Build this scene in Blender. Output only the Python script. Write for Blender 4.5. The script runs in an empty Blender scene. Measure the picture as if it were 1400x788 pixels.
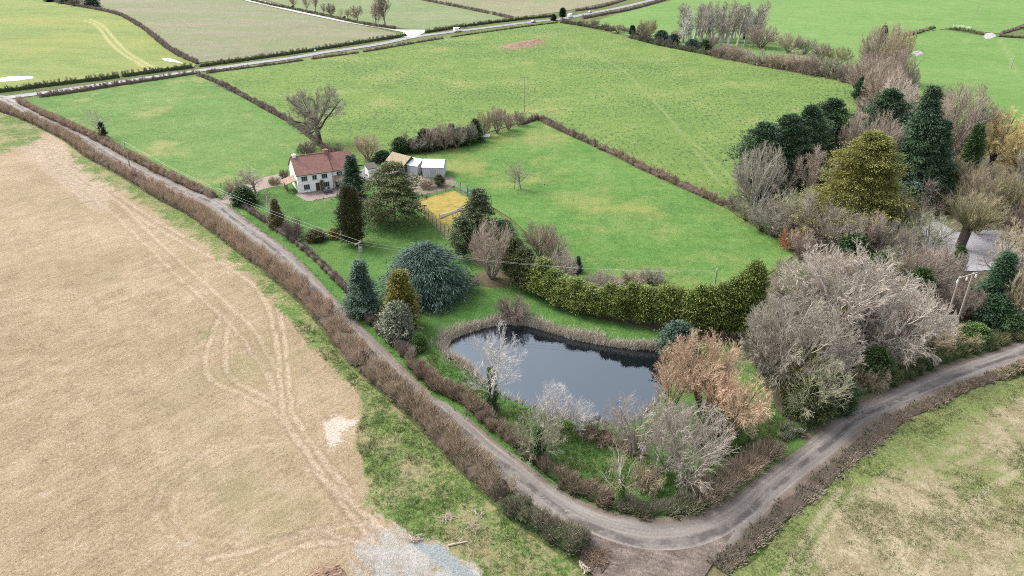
import bpy, math, random
import numpy as np
from mathutils import Vector, Matrix
R = math.radians
SC = bpy.context.scene
COL = SC.collection
# ------------------------------------------------------------------ camera model (used to turn surveyed points into metres on the ground)
F, TH, HC, CX, CY = 970.0, R(27.0), 60.0, 700.0, 394.0
CT, ST = math.cos(TH), math.sin(TH)
def P(x, y, z=0.0):
    x = np.asarray(x, float); y = np.asarray(y, float)
    u = (x - CX) / F; v = (CY - y) / F
    k = (z - HC) / (-ST + v * CT)
    return u * k, (CT + v * ST) * k
def PV(x, y, z=0.0):
    a, b = P(x, y, z); return Vector((float(a), float(b), z))
def top_height(Y, ytop):
    v = (CY - ytop) / F
    return HC + Y * (-ST + v * CT) / (CT + v * ST)
def ppm(Y, z=0.0):
    return F / (Y * CT - (z - HC) * ST)
def poly_w(pts, z=0.0):
    a = np.array(pts, float); X, Y = P(a[:, 0], a[:, 1], z); return np.stack([X, Y], 1)
def smooth_line(pts, n=8, closed=False):
    p = np.array(pts, float)
    if closed: q = np.vstack([p[-1:], p, p[:2]])
    else: q = np.vstack([2 * p[:1] - p[1:2], p, 2 * p[-1:] - p[-2:-1]])
    out = []
    for i in range(1, len(q) - 2):
        t = np.linspace(0, 1, n, endpoint=False)[:, None]
        a, b, c, d = q[i-1], q[i], q[i+1], q[i+2]
        out.append(.5 * (2*b + (c-a)*t + (2*a-5*b+4*c-d)*t**2 + (3*b-a-3*c+d)*t**3))
    if not closed: out.append(q[-2:-1])
    return np.vstack(out)
def resample(p, step):
    d = np.r_[0, np.cumsum(np.linalg.norm(np.diff(p, axis=0), axis=1))]
    n = max(2, int(d[-1] / step) + 1); s = np.linspace(0, d[-1], n)
    return np.stack([np.interp(s, d, p[:, k]) for k in range(p.shape[1])], 1)
def inside(px, py, poly):
    r = np.zeros(px.shape, bool); n = len(poly)
    for i in range(n):
        x0, y0 = poly[i]; x1, y1 = poly[(i+1) % n]
        if y0 == y1: continue
        c = ((y0 > py) != (y1 > py)) & (px < (x1-x0) * (py-y0) / (y1-y0) + x0)
        r ^= c
    return r
def near_line(px, py, line, closed=False):
    """distance, nearest point and arclength of the nearest point on a polyline"""
    best = np.full(px.shape, 1e18); bx = np.zeros(px.shape); by = np.zeros(px.shape); bs = np.zeros(px.shape)
    n = len(line); s0 = 0.0; side = np.zeros(px.shape)
    for i in range(n if closed else n - 1):
        a = line[i]; b = line[(i+1) % n]; d = b - a; L2 = d @ d
        if L2 == 0: continue
        t = np.clip(((px-a[0])*d[0] + (py-a[1])*d[1]) / L2, 0, 1)
        qx = a[0] + t*d[0]; qy = a[1] + t*d[1]; e = (px-qx)**2 + (py-qy)**2
        m = e < best
        best[m] = e[m]; bx[m] = qx[m]; by[m] = qy[m]; bs[m] = s0 + t[m]*math.sqrt(L2)
        cr = d[0]*(py-a[1]) - d[1]*(px-a[0]); side[m] = np.sign(cr[m])
        s0 += math.sqrt(L2)
    return np.sqrt(best), bx, by, bs, side
def sstep(a, b, x):
    t = np.clip((x-a)/(b-a), 0, 1); return t*t*(3-2*t)
# cheap smooth value noise on numpy arrays
def vnoise(x, y, seed=0):
    xi = np.floor(x).astype(np.int64); yi = np.floor(y).astype(np.int64); fx = x-xi; fy = y-yi
    fx = fx*fx*(3-2*fx); fy = fy*fy*(3-2*fy)
    def h(a, b):
        n = (a*374761393 + b*668265263 + seed*974711) & 0x7fffffff
        n = ((n ^ (n >> 13)) * 1274126177) & 0x7fffffff
        return ((n ^ (n >> 16)) & 0xffff) / 65535.0
    return (h(xi, yi)*(1-fx)+h(xi+1, yi)*fx)*(1-fy)+(h(xi, yi+1)*(1-fx)+h(xi+1, yi+1)*fx)*fy
# ------------------------------------------------------------------ mesh helpers
def mesh_np(name, V, faces, mats, mi=None, smooth=False, attrs=None):
    """faces: list of int arrays (m,k)"""
    me = bpy.data.meshes.new(name)
    V = np.asarray(V, np.float32)
    me.vertices.add(len(V)); me.vertices.foreach_set('co', V.ravel())
    tot = [np.full(len(f), f.shape[1], np.int32) for f in faces]
    tot = np.concatenate(tot); idx = np.concatenate([f.ravel() for f in faces]).astype(np.int32)
    me.loops.add(len(idx)); me.loops.foreach_set('vertex_index', idx)
    me.polygons.add(len(tot)); st = np.r_[0, np.cumsum(tot)[:-1]].astype(np.int32)
    me.polygons.foreach_set('loop_start', st)
    if mi is not None: me.polygons.foreach_set('material_index', np.asarray(mi, np.int32))
    me.polygons.foreach_set('use_smooth', np.full(len(tot), smooth))
    for m in (mats if isinstance(mats, (list, tuple)) else [mats]): me.materials.append(m)
    if attrs:
        for k, a in attrs.items():
            at = me.attributes.new(k, 'FLOAT', 'POINT'); at.data.foreach_set('value', np.asarray(a, np.float32))
    me.update(); me.validate()
    return me
class MB:
    """collects simple solids into one mesh"""
    def __init__(s): s.v = []; s.f = []; s.m = []
    def add(s, vs, fs, mi=0):
        o = len(s.v); s.v += [tuple(v) for v in vs]; s.f += [tuple(i+o for i in f) for f in fs]; s.m += [mi]*len(fs)
    def box(s, x0, x1, y0, y1, z0, z1, mi=0):
        v = [(x0,y0,z0),(x1,y0,z0),(x1,y1,z0),(x0,y1,z0),(x0,y0,z1),(x1,y0,z1),(x1,y1,z1),(x0,y1,z1)]
        s.add(v, [(3,2,1,0),(4,5,6,7),(0,1,5,4),(1,2,6,5),(2,3,7,6),(3,0,4,7)], mi)
    def tube(s, a, b, r0, r1=None, n=8, mi=0, caps=True):
        r1 = r0 if r1 is None else r1
        a = Vector(a); b = Vector(b); d = (b-a).normalized()
        u = d.orthogonal().normalized(); w = d.cross(u); vs = []
        for c, r in ((a, r0), (b, r1)):
            for k in range(n):
                t = 2*math.pi*k/n; vs.append(c + u*(math.cos(t)*r) + w*(math.sin(t)*r))
        fs = [(k, (k+1) % n, n+(k+1) % n, n+k) for k in range(n)]
        if caps: fs += [tuple(range(n-1, -1, -1)), tuple(range(n, 2*n))]
        s.add(vs, fs, mi)
    def prism(s, pts, axis, a, b, mi=0):
        """extrude a polygon (list of 2-tuples) along an axis from a to b"""
        def mk(p, t):
            return {'x': (t, p[0], p[1]), 'y': (p[0], t, p[1]), 'z': (p[0], p[1], t)}[axis]
        n = len(pts); vs = [mk(p, a) for p in pts] + [mk(p, b) for p in pts]
        fs = [(k, (k+1) % n, n+(k+1) % n, n+k) for k in range(n)] + [tuple(range(n-1, -1, -1)), tuple(range(n, 2*n))]
        s.add(vs, fs, mi)
    def obj(s, name, mats, parent=None, bevel=0):
        me = bpy.data.meshes.new(name); me.from_pydata(s.v, [], s.f)
        for m in (mats if isinstance(mats, (list, tuple)) else [mats]): me.materials.append(m)
        me.polygons.foreach_set('material_index', s.m)
        import bmesh
        bm = bmesh.new(); bm.from_mesh(me); bmesh.ops.recalc_face_normals(bm, faces=bm.faces)
        if bevel:
            bmesh.ops.bevel(bm, geom=[e for e in bm.edges if len(e.link_faces) == 2 and e.calc_face_angle(0) > .5], offset=bevel, segments=2, affect='EDGES', clamp_overlap=True)
        bm.to_mesh(me); bm.free()
        return link(name, me, parent)
def link(name, me, parent=None):
    o = bpy.data.objects.new(name, me); COL.objects.link(o)
    if parent: o.parent = parent
    return o
def tag(o, label, cat, group=None):
    o['label'] = label; o['category'] = cat
    if group: o['group'] = group
    return o
def struct(o, label=None, cat=None, kind='structure'):
    o['kind'] = kind
    if label: o['label'] = label
    if cat: o['category'] = cat
    return o
def empty(name, loc, rz=0.0, scale=(1, 1, 1)):
    o = bpy.data.objects.new(name, None); COL.objects.link(o); o.empty_display_size = .3
    o.location = loc; o.rotation_euler = (0, 0, rz); o.scale = scale; return o
def copy_tree(o, parent=None):
    c = o.copy(); COL.objects.link(c); c.parent = parent
    for ch in list(o.children): copy_tree(ch, c)
    return c
# ------------------------------------------------------------------ node helper
class NT:
    def __init__(s, name, rough=.9, spec=.2):
        s.m = bpy.data.materials.new(name); s.m.use_nodes = True; s.t = s.m.node_tree; s.n = s.t.nodes
        s.b = s.n['Principled BSDF']; s.b.inputs['Roughness'].default_value = rough
        s.b.inputs['Specular IOR Level'].default_value = spec
        s._co = None
    def L(s, a, b): s.t.links.new(a, b)
    def set(s, inp, v):
        if isinstance(v, bpy.types.NodeSocket): s.L(v, inp)
        elif isinstance(v, (tuple, list)) and len(v) == 3 and inp.type == 'RGBA': inp.default_value = (*v, 1)
        else: inp.default_value = v
    def co(s):
        if s._co is None: s._co = s.n.new('ShaderNodeTexCoord').outputs['Object']
        return s._co
    def wpos(s): return s.n.new('ShaderNodeNewGeometry').outputs['Position']
    def mapping(s, co, scale=(1,1,1), rot=0.0):
        m = s.n.new('ShaderNodeMapping'); m.vector_type = 'POINT'
        # rotate first, then scale
        r = s.n.new('ShaderNodeVectorRotate'); r.rotation_type = 'Z_AXIS'; s.L(co, r.inputs['Vector']); r.inputs['Angle'].default_value = rot
        s.L(r.outputs[0], m.inputs['Vector']); m.inputs['Scale'].default_value = scale; return m.outputs[0]
    def noise(s, scale, detail=3, rough=.55, co=None, dist=0.0):
        n = s.n.new('ShaderNodeTexNoise'); n.inputs['Scale'].default_value = scale; n.inputs['Detail'].default_value = detail
        n.inputs['Roughness'].default_value = rough; n.inputs['Distortion'].default_value = dist
        s.L(co if co is not None else s.co(), n.inputs['Vector']); return n.outputs['Fac']
    def nz(s, scale, detail=5, rough=.65, lo=.32, hi=.68, co=None):
        n = s.n.new('ShaderNodeMapRange'); s.L(s.noise(scale, detail, rough, co), n.inputs[0]); n.inputs[1].default_value = lo; n.inputs[2].default_value = hi; return n.outputs[0]
    def sum(s, *tw):
        r = None
        for v, w in tw:
            k = s.math('MULTIPLY', v, w); r = k if r is None else s.math('ADD', r, k)
        return r
    def voro(s, scale, co=None, feat='F1', out='Distance'):
        n = s.n.new('ShaderNodeTexVoronoi'); n.feature = feat; n.inputs['Scale'].default_value = scale
        s.L(co if co is not None else s.co(), n.inputs['Vector']); return n.outputs[out]
    def math(s, op, a, b=0.0, clamp=False):
        n = s.n.new('ShaderNodeMath'); n.operation = op; n.use_clamp = clamp
        s.set(n.inputs[0], a); s.set(n.inputs[1], b); return n.outputs[0]
    def rng(s, v, a, b, c=0.0, d=1.0):
        n = s.n.new('ShaderNodeMapRange'); n.interpolation_type = 'SMOOTHSTEP'; s.set(n.inputs[0], v)
        for i, k in enumerate((a, b, c, d)): n.inputs[i+1].default_value = k
        return n.outputs[0]
    def ramp(s, fac, stops):
        n = s.n.new('ShaderNodeValToRGB'); e = n.color_ramp.elements
        while len(e) < len(stops): e.new(.5)
        for k, (p, c) in enumerate(stops): e[k].position = p; e[k].color = (*c, 1)
        s.set(n.inputs[0], fac); return n.outputs[0]
    def mix(s, fac, a, b, mode='MIX'):
        n = s.n.new('ShaderNodeMix'); n.data_type = 'RGBA'; n.blend_type = mode; n.clamp_factor = True
        s.set(n.inputs['Factor'], fac); s.set(n.inputs[6], a); s.set(n.inputs[7], b); return n.outputs[2]
    def attr(s, name):
        n = s.n.new('ShaderNodeAttribute'); n.attribute_name = name; return n.outputs['Fac']
    def island(s): return s.n.new('ShaderNodeNewGeometry').outputs['Random Per Island']
    def objrand(s): return s.n.new('ShaderNodeObjectInfo').outputs['Random']
    def bump(s, h, strength=.5, dist=.1):
        n = s.n.new('ShaderNodeBump'); n.inputs['Strength'].default_value = strength; n.inputs['Distance'].default_value = dist
        s.set(n.inputs['Height'], h); s.L(n.outputs[0], s.b.inputs['Normal'])
    def col(s, c): s.set(s.b.inputs['Base Color'], c); return s
    def done(s): return s.m
def plain(name, c, rough=.7, spec=.3, var=.12, scale=3.0, metal=0.0):
    t = NT(name, rough, spec); n = t.noise(scale, 4)
    t.col(t.ramp(n, [(.3, tuple(k*(1-var) for k in c)), (.7, tuple(min(1, k*(1+var)) for k in c))]))
    t.b.inputs['Metallic'].default_value = metal; return t.done()
def leafmat(name, cols, rough=.65, spec=.25, trans=0.0, pat=None):
    """random colour for every leaf or twig plus slow drift over the plant"""
    t = NT(name, rough, spec); i = t.island()
    n = t.noise(.45, 2, .5, co=t.wpos())
    f = t.math('ADD', t.math('MULTIPLY', i, .65), t.math('MULTIPLY', t.math('SUBTRACT', n, .32), .9), clamp=True)
    k = len(cols); c = t.ramp(f, [((j+.5)/k if 0 < j < k-1 else (0. if j == 0 else 1.), cc) for j, cc in enumerate(cols)])
    hs = t.n.new('ShaderNodeHueSaturation'); t.L(c, hs.inputs['Color'])
    t.set(hs.inputs['Value'], t.rng(t.objrand(), 0, 1, .85, 1.15)); t.L(hs.outputs[0], t.b.inputs['Base Color'])
    return t.done()
# ------------------------------------------------------------------ plants
def unit(v): return v / np.maximum(np.linalg.norm(v, axis=-1, keepdims=True), 1e-9)
def perp(d):
    a = np.where(np.abs(d[:, 2:3]) < .9, np.array([[0, 0, 1.]]), np.array([[1., 0, 0]]))
    u = unit(np.cross(d, a)); return u, np.cross(d, u)
def prisms(p0, p1, r0, r1, n):
    d = unit(p1-p0); u, w = perp(d); N = len(p0)
    t = np.arange(n)*2*math.pi/n; c, s = np.cos(t), np.sin(t)
    ring = u[:, None]*c[None, :, None] + w[:, None]*s[None, :, None]
    V = np.concatenate([p0[:, None]+ring*r0[:, None, None], p1[:, None]+ring*r1[:, None, None]], 1).reshape(-1, 3)
    k = np.arange(n); q = np.stack([k, (k+1) % n, n+(k+1) % n, n+k], 1)
    Fq = (np.arange(N)[:, None, None]*2*n + q[None]).reshape(-1, 4)
    return V, Fq
def cones(p0, p1, r):
    d = unit(p1-p0); u, w = perp(d); N = len(p0)
    t = np.arange(3)*2*math.pi/3; c, s = np.cos(t), np.sin(t)
    ring = u[:, None]*c[None, :, None] + w[:, None]*s[None, :, None]
    V = np.concatenate([p0[:, None]+ring*r[:, None, None], p1[:, None]], 1).reshape(-1, 3)
    q = np.array([[0, 1, 3], [1, 2, 3], [2, 0, 3]])
    return V, (np.arange(N)[:, None, None]*4 + q[None]).reshape(-1, 3)
def cards(p, d, nrm, L, W):
    """leaf sprigs: kites pointing along d, slightly folded"""
    s = unit(np.cross(d, nrm)); n = np.cross(s, d); N = len(p)
    m = p + d*(L*.45)[:, None]
    V = np.stack([p, m + s*(W*.5)[:, None] - n*(W*.12)[:, None], p + d*L[:, None], m - s*(W*.5)[:, None] - n*(W*.12)[:, None]], 1).reshape(-1, 3)
    a = np.arange(N)[:, None]*4
    return V, np.concatenate([a + np.array([[0, 1, 2]]), a + np.array([[0, 2, 3]])], 1).reshape(-1, 3)
def join(parts):
    Vs = []; Fs = []; o = 0
    for V, Fc in parts: Vs.append(V); Fs.append(Fc+o); o += len(V)
    by = {}
    for Fc in Fs: by.setdefault(Fc.shape[1], []).append(Fc)
    return np.concatenate(Vs), [np.concatenate(v) for v in by.values()]
def env_dist(p, d, c, r):
    q = (p-c)/r; e = d/r
    A = (e*e).sum(1); B = (q*e).sum(1); C = (q*q).sum(1)-1
    disc = np.maximum(B*B-A*C, 0); s = (-B+np.sqrt(disc))/A
    return np.where(C < 0, s, 0.0)
def grow(rng, stems, levels, c, r):
    """stems: (p,d,len,rad).  levels: dict(n children, ang, ratio, tmin, seg, wob, trop).  returns per-level segment arrays"""
    c = np.array(c, float); r = np.array(r, float)
    P0, D0, Ln, Rd = [np.array(x, float) for x in stems]
    out = []
    for li, lv in enumerate(levels):
        K = lv.get('seg', 3); N = len(P0); pts = [P0]; d = D0.copy()
        for k in range(K):
            d = unit(d + rng.normal(0, lv.get('wob', .15), (N, 3)) + np.array([0, 0, lv.get('trop', 0.)]))
            pts.append(pts[-1] + d*(Ln/K)[:, None])
        pts = np.stack(pts, 1); endf = lv.get('end', .35)
        rad = Rd[:, None]*np.linspace(1, endf, K+1)[None]
        out.append((pts[:, :-1].reshape(-1, 3), pts[:, 1:].reshape(-1, 3), rad[:, :-1].reshape(-1), rad[:, 1:].reshape(-1)))
        if li+1 == len(levels): break
        nx = levels[li+1]; m = nx['n']; tm = nx.get('tmin', .3)
        t = tm + (1-tm)*((np.arange(m)[None]+rng.random((N, m)))/m); t = np.clip(t, 0, .999)
        ki = np.minimum((t*K).astype(int), K-1); fr = t*K-ki; rows = np.arange(N)[:, None]
        a = pts[rows, ki]; b = pts[rows, ki+1]
        st = (a + (b-a)*fr[..., None]).reshape(-1, 3); dr = unit(b-a).reshape(-1, 3)
        u, w = perp(dr); M = len(st)
        az = rng.random(M)*2*math.pi if not nx.get('spiral') else (np.tile(np.arange(m), N)*2.4 + np.repeat(rng.random(N)*6.28, m) + rng.normal(0, .3, M))
        an = nx['ang']*(1+rng.normal(0, .2, M)); side = u*np.cos(az)[:, None] + w*np.sin(az)[:, None]
        nd = unit(dr*np.cos(an)[:, None] + side*np.sin(an)[:, None] + np.array([0, 0, nx.get('lift', 0.)]))
        Lp = np.repeat(Ln, m)*nx['ratio']*(1-.35*t.reshape(-1))*(.7+.6*rng.random(M))
        ed = env_dist(st, nd, c, r)
        Lc = np.minimum(Lp, ed*(.85+.3*rng.random(M)))
        rp = (Rd[:, None]*(1-(1-endf)*t)).reshape(-1)*nx.get('rr', .5)
        ok = Lc > nx.get('min', .12)
        P0, D0, Ln, Rd = st[ok], nd[ok], Lc[ok], np.maximum(rp[ok], nx.get('rmin', .008))
    return out
PROTO = {}
def bare(name, seed, stems, levels, c, r, trunk_levels=2):
    rng = np.random.default_rng(seed)
    segs = grow(rng, stems(rng), levels, c, r)
    tp = [prisms(*s, n=6 if i == 0 else 4) for i, s in enumerate(segs[:trunk_levels])]
    cp = []
    for i, s in enumerate(segs[trunk_levels:]):
        last = i == len(segs)-trunk_levels-1
        if last:
            p0, p1, r0, r1 = s; cp.append(cones(p0, p1, r0))
        else: cp.append(prisms(*s, n=3))
    V, Fc = join(tp); a = mesh_np('trunk', V, Fc, [None])
    V, Fc = join(cp); b = mesh_np('crown', V, Fc, [None])
    PROTO[name] = [('trunk', a), ('crown', b)]
    allv = np.concatenate([s[1] for s in segs]); 
    DIM[name] = (np.percentile(np.hypot(allv[:, 0], allv[:, 1]), 97)*2, np.percentile(allv[:, 2], 99.5))
DIM = {}
def one_stem(h, r, lean=.05):
    def f(rng): return ([[0, 0, -.1]], unit(np.array([[rng.normal(0, lean), rng.normal(0, lean), 1]])), [h], [r])
    return f
def many_stem(n, spread, h, r):
    def f(rng):
        a = np.arange(n)*2*math.pi/n + rng.normal(0, .25, n); s = spread*np.sqrt(rng.random(n)*.9+.1)
        d = unit(np.stack([np.cos(a)*s, np.sin(a)*s, np.ones(n)], 1))
        return (np.stack([np.cos(a)*.3, np.sin(a)*.3, np.zeros(n)-.1], 1)*.8, d, h*(.8+.4*rng.random(n)), r*(.7+.6*rng.random(n)))
    return f
TW = .0125
def build_bare():
    # spreading oak: short trunk, heavy limbs, round head
    for v in range(2):
        bare('oak%d' % v, 10+v, one_stem(4.2, .42), [dict(seg=5, wob=.06, end=.6),
            dict(n=11, ang=1.0, ratio=1.75, tmin=.42, seg=6, wob=.16, trop=.07, rr=.55, end=.25, spiral=1),
            dict(n=9, ang=.75, ratio=.5, tmin=.2, seg=4, wob=.2, trop=.05, rr=.55, end=.3),
            dict(n=8, ang=.7, ratio=.5, tmin=.15, seg=3, wob=.2, rr=.5, rmin=.015),
            dict(n=18, ang=.75, ratio=.85, tmin=.1, seg=1, wob=.2, rr=.6, rmin=TW, end=.3)], (0, 0, 5.2), (5.3, 5.3, 4.8))
    # many stems from the ground, dome of fine twigs (willow, hazel, thorn)
    for v in range(3):
        bare('dome%d' % v, 20+v, many_stem(13, .95, 7.0, .13), [dict(seg=6, wob=.1, trop=.05, end=.3),
            dict(n=11, ang=.6, ratio=.5, tmin=.2, seg=4, wob=.14, trop=.05, rr=.55, end=.4),
            dict(n=9, ang=.44, ratio=.52, tmin=.15, seg=3, wob=.16, rr=.6, rmin=.016),
            dict(n=8, ang=.36, ratio=.66, tmin=.1, seg=1, wob=.15, rr=.7, rmin=TW)], (0, 0, 3.3), (4.6, 4.6, 5.0), 1)
    # tall ash / lime: trunk with ascending limbs
    for v in range(3):
        bare('ash%d' % v, 30+v, one_stem(7.5, .3), [dict(seg=7, wob=.06, end=.3),
            dict(n=20, ang=.75, ratio=.62, tmin=.18, seg=5, wob=.12, trop=.09, rr=.5, end=.3, spiral=1),
            dict(n=10, ang=.6, ratio=.5, tmin=.2, seg=3, wob=.15, trop=.05, rr=.55),
            dict(n=7, ang=.6, ratio=.55, tmin=.15, seg=2, wob=.15, rr=.6, rmin=.015),
            dict(n=5, ang=.36, ratio=.66, tmin=.1, seg=1, wob=.15, rr=.7, rmin=TW)], (0, 0, 5.6), (4.0, 4.0, 4.6))
    for v in range(2):
        bare('thin%d' % v, 80+v, one_stem(8.2, .17), [dict(seg=7, wob=.07, end=.3),
            dict(n=18, ang=.7, ratio=.55, tmin=.2, seg=5, wob=.12, trop=.1, rr=.45, end=.3, spiral=1),
            dict(n=9, ang=.6, ratio=.5, tmin=.2, seg=3, wob=.15, trop=.05, rr=.55),
            dict(n=7, ang=.44, ratio=.525, tmin=.15, seg=2, wob=.15, rr=.6, rmin=.013),
            dict(n=5, ang=.36, ratio=.66, tmin=.1, seg=1, wob=.15, rr=.7, rmin=.010)], (0, 0, 5.4), (4.0, 4.0, 4.8))
    for v in range(2):
        bare('fan%d' % v, 84+v, many_stem(11, .85, 7.0, .09), [dict(seg=6, wob=.1, trop=.05, end=.3),
            dict(n=10, ang=.6, ratio=.5, tmin=.2, seg=4, wob=.14, trop=.05, rr=.55, end=.4),
            dict(n=8, ang=.44, ratio=.52, tmin=.15, seg=3, wob=.16, rr=.6, rmin=.014),
            dict(n=6, ang=.36, ratio=.66, tmin=.1, seg=1, wob=.15, rr=.7, rmin=.011)], (0, 0, 3.3), (4.6, 4.6, 5.0), 1)
    # narrow poplar with pale stems
    for v in range(2):
        bare('poplar%d' % v, 40+v, one_stem(9.2, .2), [dict(seg=8, wob=.03, end=.2),
            dict(n=34, ang=.5, ratio=.22, tmin=.2, seg=3, wob=.1, trop=.12, rr=.4, end=.4, spiral=1),
            dict(n=8, ang=.5, ratio=.5, tmin=.2, seg=2, wob=.1, trop=.06, rr=.6, rmin=.015),
            dict(n=6, ang=.36, ratio=.66, tmin=.1, seg=1, wob=.12, rr=.7, rmin=TW)], (0, 0, 5.2), (1.9, 1.9, 5.0), 1)
    # pollard: stout bole with a shock of straight shoots
    bare('pollard0', 50, one_stem(2.4, .5), [dict(seg=4, wob=.05, end=1.0),
        dict(n=34, ang=.75, ratio=2.2, tmin=.72, seg=5, wob=.07, trop=.06, rr=.14, end=.35),
        dict(n=12, ang=.35, ratio=.4, tmin=.25, seg=2, wob=.1, trop=.04, rr=.6, rmin=.015),
        dict(n=8, ang=.4, ratio=.5, tmin=.1, seg=1, wob=.1, rr=.7, rmin=TW)], (0, 0, 4.2), (4.5, 4.5, 5.2), 1)
    # sparse small tree
    bare('sparse0', 55, one_stem(4.0, .16, .12), [dict(seg=5, wob=.1, end=.4),
        dict(n=12, ang=.8, ratio=.85, tmin=.25, seg=5, wob=.16, trop=.05, rr=.5, end=.3, spiral=1),
        dict(n=8, ang=.7, ratio=.5, tmin=.2, seg=3, wob=.2, rr=.55),
        dict(n=7, ang=.6, ratio=.5, tmin=.15, seg=1, wob=.2, rr=.6, rmin=.018)], (0, 0, 4.0), (4.0, 4.0, 4.0))
    # low thicket / bramble mound
    for v in range(3):
        bare('thicket%d' % v, 60+v, many_stem(30, 2.2, 3.0, .05), [dict(seg=5, wob=.18, trop=-.02, end=.4),
            dict(n=14, ang=.7, ratio=.5, tmin=.15, seg=3, wob=.2, rr=.7, rmin=.015),
            dict(n=13, ang=.7, ratio=.5, tmin=.1, seg=1, wob=.2, rr=.8, rmin=TW)], (0, 0, .9), (3.2, 3.2, 2.4), 1)
def conifer(name, seed, H, Rb, prof, nb, ns, z0=.3, rise=.2, droop=.5, sl=.6, sw=.3, tiers=0, up=0.0, lat=.5, jit=.25, trunk=.16, tmin=.2, flat=.34, lop=0.0):
    rng = np.random.default_rng(seed)
    f = (np.arange(nb)+rng.random(nb))/nb
    if tiers:
        tt = np.floor(f*tiers)/tiers; f = tt + rng.normal(0, .014, nb) + .5/tiers
    f = np.clip(f, 0, .995); z = z0 + (H-z0)*f
    a = rng.random(nb)*2*math.pi
    lob = .66 + .5*vnoise(a*1.5+seed, f*5, seed) + .22*(vnoise(a*3.3, f*13, seed+3)-.5)
    rb = Rb*prof(f)*lob*(.62+.62*rng.random(nb)**1.3)
    if lop: rb = rb*(1-lop*.5+lop*1.1*vnoise(a*.95+np.floor(f*max(tiers,6))*7.3, f*0+seed, seed+9))
    K = max(3, ns//7); M = 16
    # boughs carry clumps of sprigs; clumps sit unevenly so the outline is ragged
    t = tmin + (1.06-tmin)*np.sqrt((np.arange(K)[None]+rng.random((nb, K)))/K)
    ca, sa = np.cos(a)[:, None], np.sin(a)[:, None]
    lo = rng.normal(0, 1, (nb, K))*lat*rb[:, None]*t*.34; rr = rb[:, None]*t
    cen = np.stack([ca*rr-sa*lo, sa*rr+ca*lo, z[:, None]+rb[:, None]*(rise*t-droop*t*t)-np.abs(lo)*.12], -1).reshape(-1, 3)
    dirz = (rise-2*droop*t)*.8+up
    cd = unit(np.stack([ca-sa*lo/(rb[:, None]+.1)*1.8, sa+ca*lo/(rb[:, None]+.1)*1.8, dirz], -1).reshape(-1, 3))
    sz = sl*(.55+.7*rng.random(len(cen)))
    p = (cen[:, None] + rng.normal(0, 1, (len(cen), M, 3))*sz[:, None, None]*np.array([.62, .62, flat])).reshape(-1, 3)
    N = len(p); d = unit(np.repeat(cd, M, 0) + rng.normal(0, jit+.15, (N, 3)))
    nrm = unit(np.array([[0, 0, 1.]]) + rng.normal(0, .6, (N, 3)))
    Ls = sl*(.4+.55*rng.random(N)); Ws = sw*(.35+.45*rng.random(N)); p[:, 2] = np.maximum(p[:, 2], .05)
    V, Fc = cards(p, d, nrm, Ls, Ws); crown = mesh_np('crown', V, [Fc], [None])
    # trunk and limbs
    tz = np.linspace(-.1, H*.97, 9); tp0 = np.stack([0*tz[:-1], 0*tz[:-1], tz[:-1]], 1); tp1 = np.stack([0*tz[1:], 0*tz[1:], tz[1:]], 1)
    tr = trunk*(1-np.linspace(0, .9, 9))
    br0 = np.stack([0*z, 0*z, z], 1); br1 = np.stack([np.cos(a)*rb*.8, np.sin(a)*rb*.8, z+rb*(rise*.8-droop*.64)], 1); k = slice(0, None, 3)
    V, Fc = join([prisms(tp0, tp1, tr[:-1], tr[1:], 7), prisms(br0[k], br1[k], np.full(len(br0[k]), .05), np.full(len(br0[k]), .015), 3)])
    PROTO[name] = [('trunk', mesh_np('trunk', V, Fc, [None])), ('crown', crown)]
    DIM[name] = (np.percentile(np.hypot(p[:, 0], p[:, 1]), 97)*2+sl*.6, H)
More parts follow.
